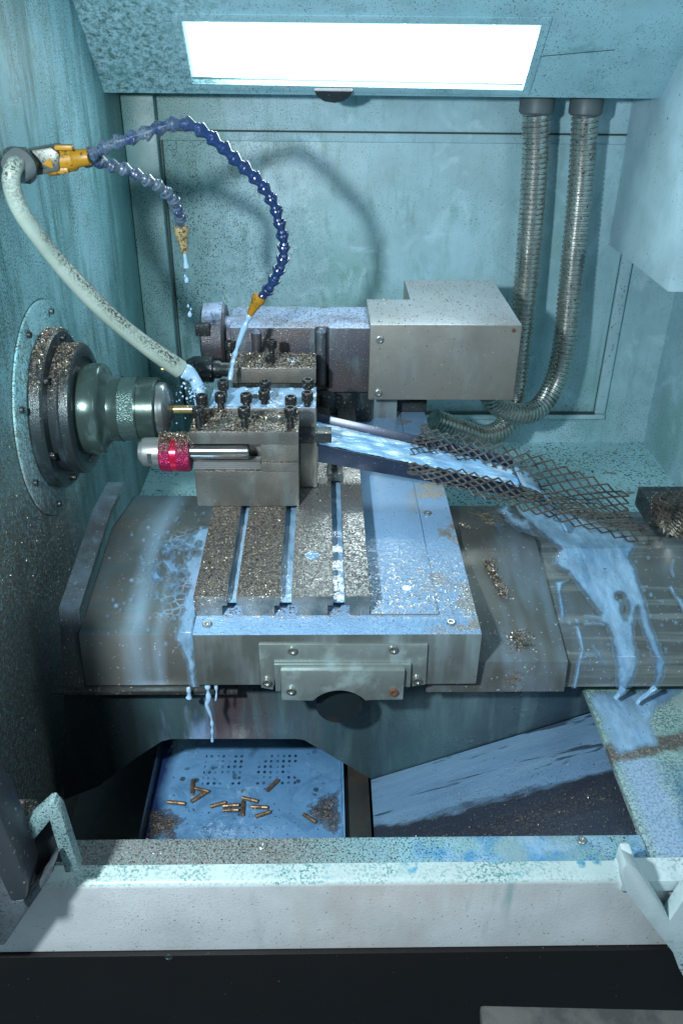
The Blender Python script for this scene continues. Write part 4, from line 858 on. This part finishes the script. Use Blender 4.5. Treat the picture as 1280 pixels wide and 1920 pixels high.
o = puddle('coolant_sheet', pathL, -.32, -.10, L1, 'milk', .0006, 4, edge=4, holes=hl, step=.0012, rough=2.6, seed=3); tag(o, 'bright ribbon of coolant running down the left way cover along the table edge', 'coolant')
blobs = []
for i in range(120):
    x, y = random.gauss(320, 28), random.gauss(1070, 55)
    if random.random() < .25: x, y = random.uniform(200, 390), random.uniform(935, 1190)
    r = random.uniform(.5, 1.7); sx_ = random.uniform(.7, 1.8); blobs.append([(x + r * math.cos(t) * random.uniform(.5, 1.5), y + r * random.uniform(.8, 2.) * math.sin(t)) for t in np.linspace(0, 6.28, 8)[:-1]])
o = puddle('coolant_spatter', pathL, -.32, -.10, blobs, 'milk', .0005, 2, edge=2, step=.0009, rough=1.6, seed=9); tag(o, 'spatter of pale coolant drops over the left way cover', 'coolant', kind='stuff')
# milky rivulets falling to the right ledge, and off the table corner into the pit
stream('coolant_fall', [U(1168, 1288, 'Y', .74), U(1160, 1300, 'Y', .738), U(1150, 1312, 'Y', .736)], lambda u: .0045 - .002 * u, 'left tongue of coolant dropping off the far right cover onto the ledge', flat=.5, m='milk_solid')
stream('coolant_fall', [U(1228, 1288, 'Y', .74), U(1214, 1300, 'Y', .737), U(1198, 1312, 'Y', .733), U(1192, 1322, 'Y', .73)], lambda u: .0035 - .001 * u, 'right tongue of coolant twisting off the far right cover onto the ledge', flat=.6, m='milk_solid')
stream('coolant_drip', [U(389, 1284, 'Y', .733), U(391, 1310, 'Y', .733), U(388, 1322, 'Y', .733), U(397, 1350, 'Y', .733), U(398, 1390, 'Y', .733)], lambda u: .0026 - .0012 * u, 'coolant dribble falling from the lower left corner of the table', amp=.4)
stream('coolant_drip', [U(353, 1290, 'Y', .745), U(355, 1302, 'Y', .745), U(354, 1310, 'Y', .745)], lambda u: .0020 + .0012 * u, 'fat coolant drip below the left way cover lip', amp=.3)
stream('coolant_drip', [U(405, 1286, 'Y', .733), U(406, 1300, 'Y', .733), U(404, 1316, 'Y', .733)], lambda u: .0018 - .001 * u, 'thin coolant drip right of the corner dribble', amp=.3)

# ================================================================== pit
BWY = .775
bw = px([(120, 1275), (1400, 1275), (1400, 1332), (1118, 1332), (697, 1462), (570, 1388), (555, 1386), (322, 1386), (304, 1390), (258, 1420), (185, 1475), (120, 1500)], 'Y', BWY)
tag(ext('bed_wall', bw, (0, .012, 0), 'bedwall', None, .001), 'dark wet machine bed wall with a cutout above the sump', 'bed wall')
o = puddle('coolant_film', [(BWY - .0002, .86), (BWY - .00021, .70)], -.22, -.05, [[(350, 1290), (368, 1292), (384, 1292), (382, 1330), (392, 1384), (352, 1384), (348, 1340)], [(398, 1290), (415, 1292), (414, 1340), (420, 1384), (400, 1384)]], 'milk', .0012, 5, step=.0014, rough=3, seed=12)
if o: bpy.data.objects.remove(o)
struct(box('sump_floor', (-.5, .45, .40), (.75, 1.3, .42), 'pit', None, 0))
TZ = .62
ta = U(286, 1500, 'Z', TZ); tb_ = U(641, 1500, 'Z', TZ)
ty = thing('sump_tray', 'blue flooded perforated tray with brass pins in the sump', 'tray', (ta.x, .65, TZ))
box('tray_floor', (ta.x, .60, TZ - .004), (tb_.x, 1.0, TZ), 'tray', ty, .001)
box('tray_side', (ta.x - .003, .60, TZ - .003), (ta.x - .0002, 1.0, TZ + .02), 'chute', ty, .0005)
box('tray_side', (tb_.x + .0002, .60, TZ - .05), (tb_.x + .003, 1.0, TZ + .004), 'tray', ty, .0005)
p0x = U(695, 1462, 'Y', BWY - .001).x
tag(box('sump_box', (tb_.x + .0035, .56, TZ - .16), (p0x - .001, 1.0, TZ - .012), 'pitbox', None, .002), 'grimy brown box beside the flooded tray in the sump', 'box')
p0, p1 = U(695, 1462, 'Y', BWY - .001), U(1118, 1333, 'Y', BWY - .001)
sl = mk('coolant_slope', [p0, p1, (p1.x + .01, .50, p1.z), (p0.x, .50, p0.z), p0 - up * .004, p1 - up * .004, (p1.x + .01, .50, p1.z - .004), (p0.x, .50, p0.z - .004)],
        [(0, 1, 2, 3), (4, 5, 6, 7), (0, 1, 5, 4), (1, 2, 6, 5), (2, 3, 7, 6), (3, 0, 4, 7)], 'slope', None, .0006)
tag(sl, 'sloping dark plate in the sump streaked with coolant and chips', 'plate')
box('slope_rim', (0, 0, 0), (0.001, 0.001, 0.001), 'slope', sl, 0) if False else None
# heap of dark chips on the tray corners
flat = [(.60, TZ), (1.0, TZ)]
o = puddle('chip_heap', flat, ta.x, tb_.x - .002, [[(640, 1480), (612, 1488), (570, 1510), (578, 1530), (600, 1550), (640, 1570)]], 'pile_film', .002, 14, edge=26, step=.002, rough=5, seed=21, bumps=.002); tag(o, 'brown heap of chips in the right corner of the flooded tray', 'chips', kind='stuff')
o = puddle('chip_heap', flat, ta.x, tb_.x, [[(275, 1520), (320, 1518), (345, 1535), (330, 1575), (275, 1575)]], 'pile_film', .0015, 12, edge=24, step=.002, rough=5, seed=22, bumps=.002); tag(o, 'dark patch of chips in the left corner of the flooded tray', 'chips', kind='stuff')
pins = [(361, 1475, 95, 'upright pin touching another at the left end of the group'), (379, 1481, -18, 'pin lying right beside the leftmost upright pin'), (372, 1494, 42, 'tilted pin below the leftmost upright pin'), (331, 1505, -8, 'lone pin on the dark left side of the tray'),
        (409, 1508, 18, 'slanted pin left of the middle cluster'), (433, 1510, 3, 'level pin in the middle cluster, upper of two'), (433, 1519, 0, 'level pin in the middle cluster, lower of two'), (455, 1515, 92, 'dark upright pin in the middle cluster'), (469, 1499, -18, 'pin above the right end of the middle cluster'),
        (487, 1513, -5, 'level pin right of the dark upright pin'), (493, 1526, 22, 'slanted pin lowest at the right of the cluster'), (511, 1472, 52, 'tilted pin beside the right hole pattern'), (580, 1534, -38, 'lone pin against the brown chip heap on the right')]
pin0 = None
for x, y, a_, lab in pins:
    c_ = U(x, y, 'Z', TZ + .004)
    if pin0 is None:
        pin0 = thing('brass_pin', '', 'pin', (0, 0, 0), 'small turned brass pins lying in the tray')
        pr = [(-.012, 0), (-.012, .0028), (-.0045, .0028), (-.0042, .0022), (-.003, .0022), (-.0027, .003), (.001, .003), (.0013, .0024), (.0025, .0024), (.0028, .003), (.011, .003), (.012, .0024), (.012, 0)]
        lathe('pin_body', pr, (0, 0, 0), (1, 0, 0), 'pin', pin0, 12, 30); r_ = pin0
    else:
        r_ = pin0.copy(); COL.objects.link(r_)
        for c2 in pin0.children: k = c2.copy(); COL.objects.link(k); k.parent = r_
    r_.location = c_; r_.rotation_euler = (random.uniform(0, 3), 0, R(a_)); r_['label'] = 'brass ' + lab; r_.scale = (random.uniform(.82, 1.0), random.uniform(.8, .95), .85)
    r_.rotation_euler = Euler((0, 0, R(a_ if abs(a_) < 60 else a_)))

# ================================================================== sill, ledge, plinth
fl = U(640, 1570, 'Z', .80).y; f2 = U(640, 1617, 'Z', .80).y
sillx0, sillx1 = -.30, .60
le0, le1 = U(1117, 1322, 'Z', .80), U(1196, 1552, 'Z', .80)
si = thing('machine_sill', 'white painted machine sill with stained ledge along the front', 'sill', (0, .5, .72))
box('sill_flange', (-.40, f2 - .004, .785), (le1.x, fl, .80), 'flangetop', si, .001)
zl = .806; fa = U(600, 1617, 'Z', zl).y; fb_ = U(600, 1655, 'Z', zl).y; zb_ = U(600, 1778, 'Y', fb_ - .001).z
pts = [(0, fa, .786), (0, fa, zl - .001), (0, fa - .001, zl)] + [(0, fb_ + .006 - .006 * math.sin(t), zl - .006 + .006 * math.cos(t)) for t in np.linspace(0, math.pi / 2, 7)] + [(0, fb_ - .001, zb_), (0, fa, zb_)]
ext('sill_front', [(-.42, y, z) for _, y, z in pts], (1.1, 0, 0), 'sill', si, 0)
for (x, y) in ((491, 1584), (1090, 1574)):
    cap_screw(si, U(x, y, 'Z', .803), .0045, .003, 0, (0, 0, 1), 'bolt', 'button_screw')
rl = thing('side_ledge', 'stained right ledge of the pit where the coolant tongues land', 'ledge', (le0.x, .7, .785))
box('ledge_top', (le1.x + .0003, f2 - .003, .790), (.9, .774, .7995), 'ledge', rl, .0015)
o = puddle('coolant_puddle', [(.60, .7996), (.86, .7996)], le1.x, .60, [[(1100, 1300), (1210, 1292), (1285, 1285), (1262, 1310), (1225, 1330), (1218, 1360), (1234, 1398), (1200, 1404), (1158, 1416), (1140, 1385), (1118, 1335)]], 'milk', .0008, 7, edge=10, step=.0015, rough=3, seed=31); tag(o, 'blue coolant puddle spreading on the right ledge below the tongues', 'puddle')
pl = thing('black_plinth', 'black front panel of the machine below the white sill', 'panel', (0, .5, .3))
box('plinth_panel', (-.7, fb_ - .006, .2), (.8, fb_ + .05, zb_ - .0015), 'black', pl, .0012)
cap_screw(pl, (U(317, 1794, 'Y', fb_ - .006).x, fb_ - .0075, U(317, 1794, 'Y', fb_ - .006).z), .004, .002, 0, (0, -1, 0), 'dark', 'button_screw')
# rubber step plate at lower right
rb = px([(897, 1882), (912, 1883), (1300, 1892), (1300, 2000), (912, 2000), (900, 1935)], 'Y', .36)
tag(ext('rubber_pad', rb, (0, -.05, 0), 'rubber', None, .004), 'worn dark rubber edged plate in the lower right corner in front of the plinth', 'pad')

# ================================================================== door frame corners
lf = thing('door_frame_corner', 'speckled left door frame corner with dark recess at the lower left', 'door frame', tuple(U(60, 1600, 'Y', .53)))
Yf = .499
ext('upper_arm', px([(-40, 1640), (-40, 1610), (98, 1486), (108, 1484), (118, 1500), (100, 1520), (24, 1612)], 'Y', Yf), (0, -.012, 0), 'frame', lf, .002)
ext('front_leg', px([(98, 1506), (112, 1490), (121, 1500), (156, 1612), (129, 1616), (104, 1532)], 'Y', Yf - .001), (0, -.012, 0), 'frame', lf, .002)
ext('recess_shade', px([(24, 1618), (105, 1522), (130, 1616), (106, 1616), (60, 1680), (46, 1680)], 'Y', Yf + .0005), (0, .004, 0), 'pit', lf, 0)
ext('channel', px([(-80, 1420), (0, 1531), (33, 1612), (51, 1662), (49, 1688), (22, 1693), (-80, 1480)], 'Y', Yf - .045), (0, .035, 0), 'channel', lf, .003)
ext('inner_rail', px([(50, 1668), (104, 1594), (115, 1568), (118, 1580), (107, 1612), (60, 1676)], 'Y', Yf - .0015), (0, -.012, 0), 'channel', lf, .001)
ext('lower_plate', px([(-80, 1470), (-8, 1620), (24, 1690), (50, 1688), (106, 1612), (92, 1650), (9, 1773), (-80, 1775)], 'Y', Yf - .030), (0, .016, 0), 'frame_dark', lf, .002)
box('chip_shelf', tuple(U(-30, 1600, 'Y', Yf + .002)), (U(56, 1560, 'Y', Yf).x, Yf + .03, U(56, 1545, 'Y', Yf + .002).z), 'pile', lf, .002)
box('jamb_blocker', (-.62, .50, .87), (-.288, .518, 1.17), 'channel', lf, .002)  # unseen jamb plate, added and sized to block light from the lower left
rf = thing('door_frame_corner', 'pale right door frame corner with a V notch at the lower right', 'door frame', tuple(U(1240, 1700, 'Y', .50)))
Yr = fb_ - .004
ext('notched_plate', px([(1156, 1604), (1162, 1590), (1184, 1602), (1243, 1697), (1300, 1610), (1320, 1900), (1285, 1830), (1262, 1790), (1250, 1758), (1160, 1640)], 'Y', Yr - .002), (0, -.016, 0), 'framew', rf, .0015)
ext('top_stub', px([(1152, 1604), (1160, 1580), (1178, 1580), (1186, 1604), (1170, 1615)], 'Y', Yr + .02), (0, -.018, 0), 'framew', rf, .002)
box('inner_shelf', (U(1170, 1640, 'Y', Yr).x, Yr, zl - .012), (.60, fa, zl + .003), 'framew', rf, .001)

# ================================================================== loose chips (uncountable)
def chipobj(name, pts, m, label, lo=.0008, hi=.0022, flat=.6):
    o = flakes(name, pts, m, lo, hi, flat); return tag(o, label, 'chips', kind='stuff')
P = np.concatenate([scat(2600, (-.143, .763), (-.107, .96), .9424), scat(3200, (-.096, .763), (-.048, .96), .9424), scat(900, (-.034, .80), (.012, 1.08), .9424), scat(150, (.025, .763), (.053, 1.1), .9424)])
chipobj('loose_chips', P, 'chips', 'fine metal chips crusted over the slotted table plates', .0005, .0012, .35)
P = scat(4200, (-.165, .961), (-.031, 1.024), ZT + .0005, lambda p: .25 + .75 * (vnoise(p[:, 0], p[:, 1], 60, 5) > -.1))
P = np.concatenate([P, scat(1600, (-.165, .985), (-.13, 1.024), ZT + .003)])
chipobj('loose_chips', P, 'chipgold', 'golden chips heaped on top of the front tool block', .0006, .0017)
P = scat(2200, (-.138, 1.18), (-.01, 1.242), ZT + .0005); chipobj('loose_chips', P, 'chips', 'pale chips on top of the rear tool block', .0007, .002)
P = np.concatenate([scat(420, (bx0, BY), (bx1, yb), bz1 + .0003), scat(300, (xm, yb), (bx1, yc), bz1 + .0003)]); chipobj('loose_chips', P, 'chipgold', 'sparse chips sprinkled on the sheet steel box cover', .0006, .0016)
P = scat(1500, (a.x, MY), (b.x, MY + .11), zt_ + .0008); chipobj('loose_chips', P, 'chips', 'wet chips on top of the dark motor body', .0005, .0013)
# chips on the red collar
n = 1700; th = rs.normal(math.pi / 2, .42, n); xx = rs.uniform(rx(302), rx(302) + .045, n); rr = .0240 + np.abs(rs.normal(0, .0015, n))
P = np.stack([xx, ry + rr * np.cos(th), rz - .002 + rr * np.sin(th)], 1); chipobj('loose_chips', P, 'chipgold', 'golden chips piled on the red collar', .0006, .0014, 1.)
# spindle rims
P = []
for (X0, X1, r_, n) in ((XL + .006, XL + .021, .1045, 1300), (XL + .024, XL + .047, .0855, 1300)):
    th = rs.normal(math.pi / 2, .5, n); P.append(np.stack([rs.uniform(X0, X1, n), SY + r_ * np.cos(th), SZ + r_ * np.sin(th)], 1))
chipobj('loose_chips', np.concatenate(P), 'chips', 'chips caught on top of the dark spindle flanges', .0006, .0018, 1.)
# chip streak on right cover
n = 2200; t = rs.random(n); cxs = np.interp(t, [0, .3, .6, 1], [.182, .205, .222, .232]); xx = cxs + rs.normal(0, .006, n) * (1 + .6 * np.sin(t * 9)); yy = .99 - t * .235
zz = np.interp(yy, [.742, .932, 1.06], [.8665, .9075, .8895]) ; k = (vnoise(xx, yy, 40, 8) + .7 * np.sin(t * 11 + 3.) * .5) > -.05
P = np.stack([xx, yy, zz], 1)[k]; chipobj('loose_chips', P, 'chipgold', 'streak of brass chips down the grey way cover right of the table', .0006, .002)
# chips on the sill flange, sloping sump plate and tray
P = scat(1600, (-.28, f2), (.12, fl), .8005, lambda p: np.clip(.9 - (p[:, 0] + .28) * 2.0, .1, 1)); chipobj('loose_chips', P, 'chips', 'chips scattered along the stained sill flange', .0004, .0009)
P = scat(2600, (p0.x, .55), (p1.x, .76), 0); P[:, 2] = np.interp(P[:, 0], [p0.x, p1.x], [p0.z, p1.z]) + .001
P = P[rs.random(len(P)) < np.clip((.72 - P[:, 1]) * 8, .04, 1)]; chipobj('loose_chips', P, 'chips', 'chips strewn over the sloping sump plate', .0005, .0013)
P = scat(420, (ta.x, .68), (tb_.x, .87), TZ + .0006, lambda p: np.clip(.25 + 1.4 * vnoise(p[:, 0], p[:, 1], 30, 6) + (.74 - p[:, 1]) * 6, .02, 1)); chipobj('loose_chips', P, 'gap', 'dark grit floating in the flooded sump tray', .0006, .0020)
# wall crust, lower left wall
n = 9000; yy = rs.uniform(.62, 1.12, n); zz = rs.uniform(.72, 1.2, n); k = (zz + yy * .55 + vnoise(yy, zz, 12, 3) * .14 < 1.56)
P = np.stack([np.full(n, XL + .0006), yy, zz], 1)[k]; chipobj('loose_chips', P, 'chips', 'crust of chips stuck to the lower left wall near the door', .0004, .0010, 1.)
P = scat(900, (.30, 1.3), (.70, 1.68), .6805, lambda p: .5 + vnoise(p[:, 0], p[:, 1], 14, 2)); chipobj('loose_chips', P, 'gap', 'dark grit on the pale rear shelf', .0012, .003)
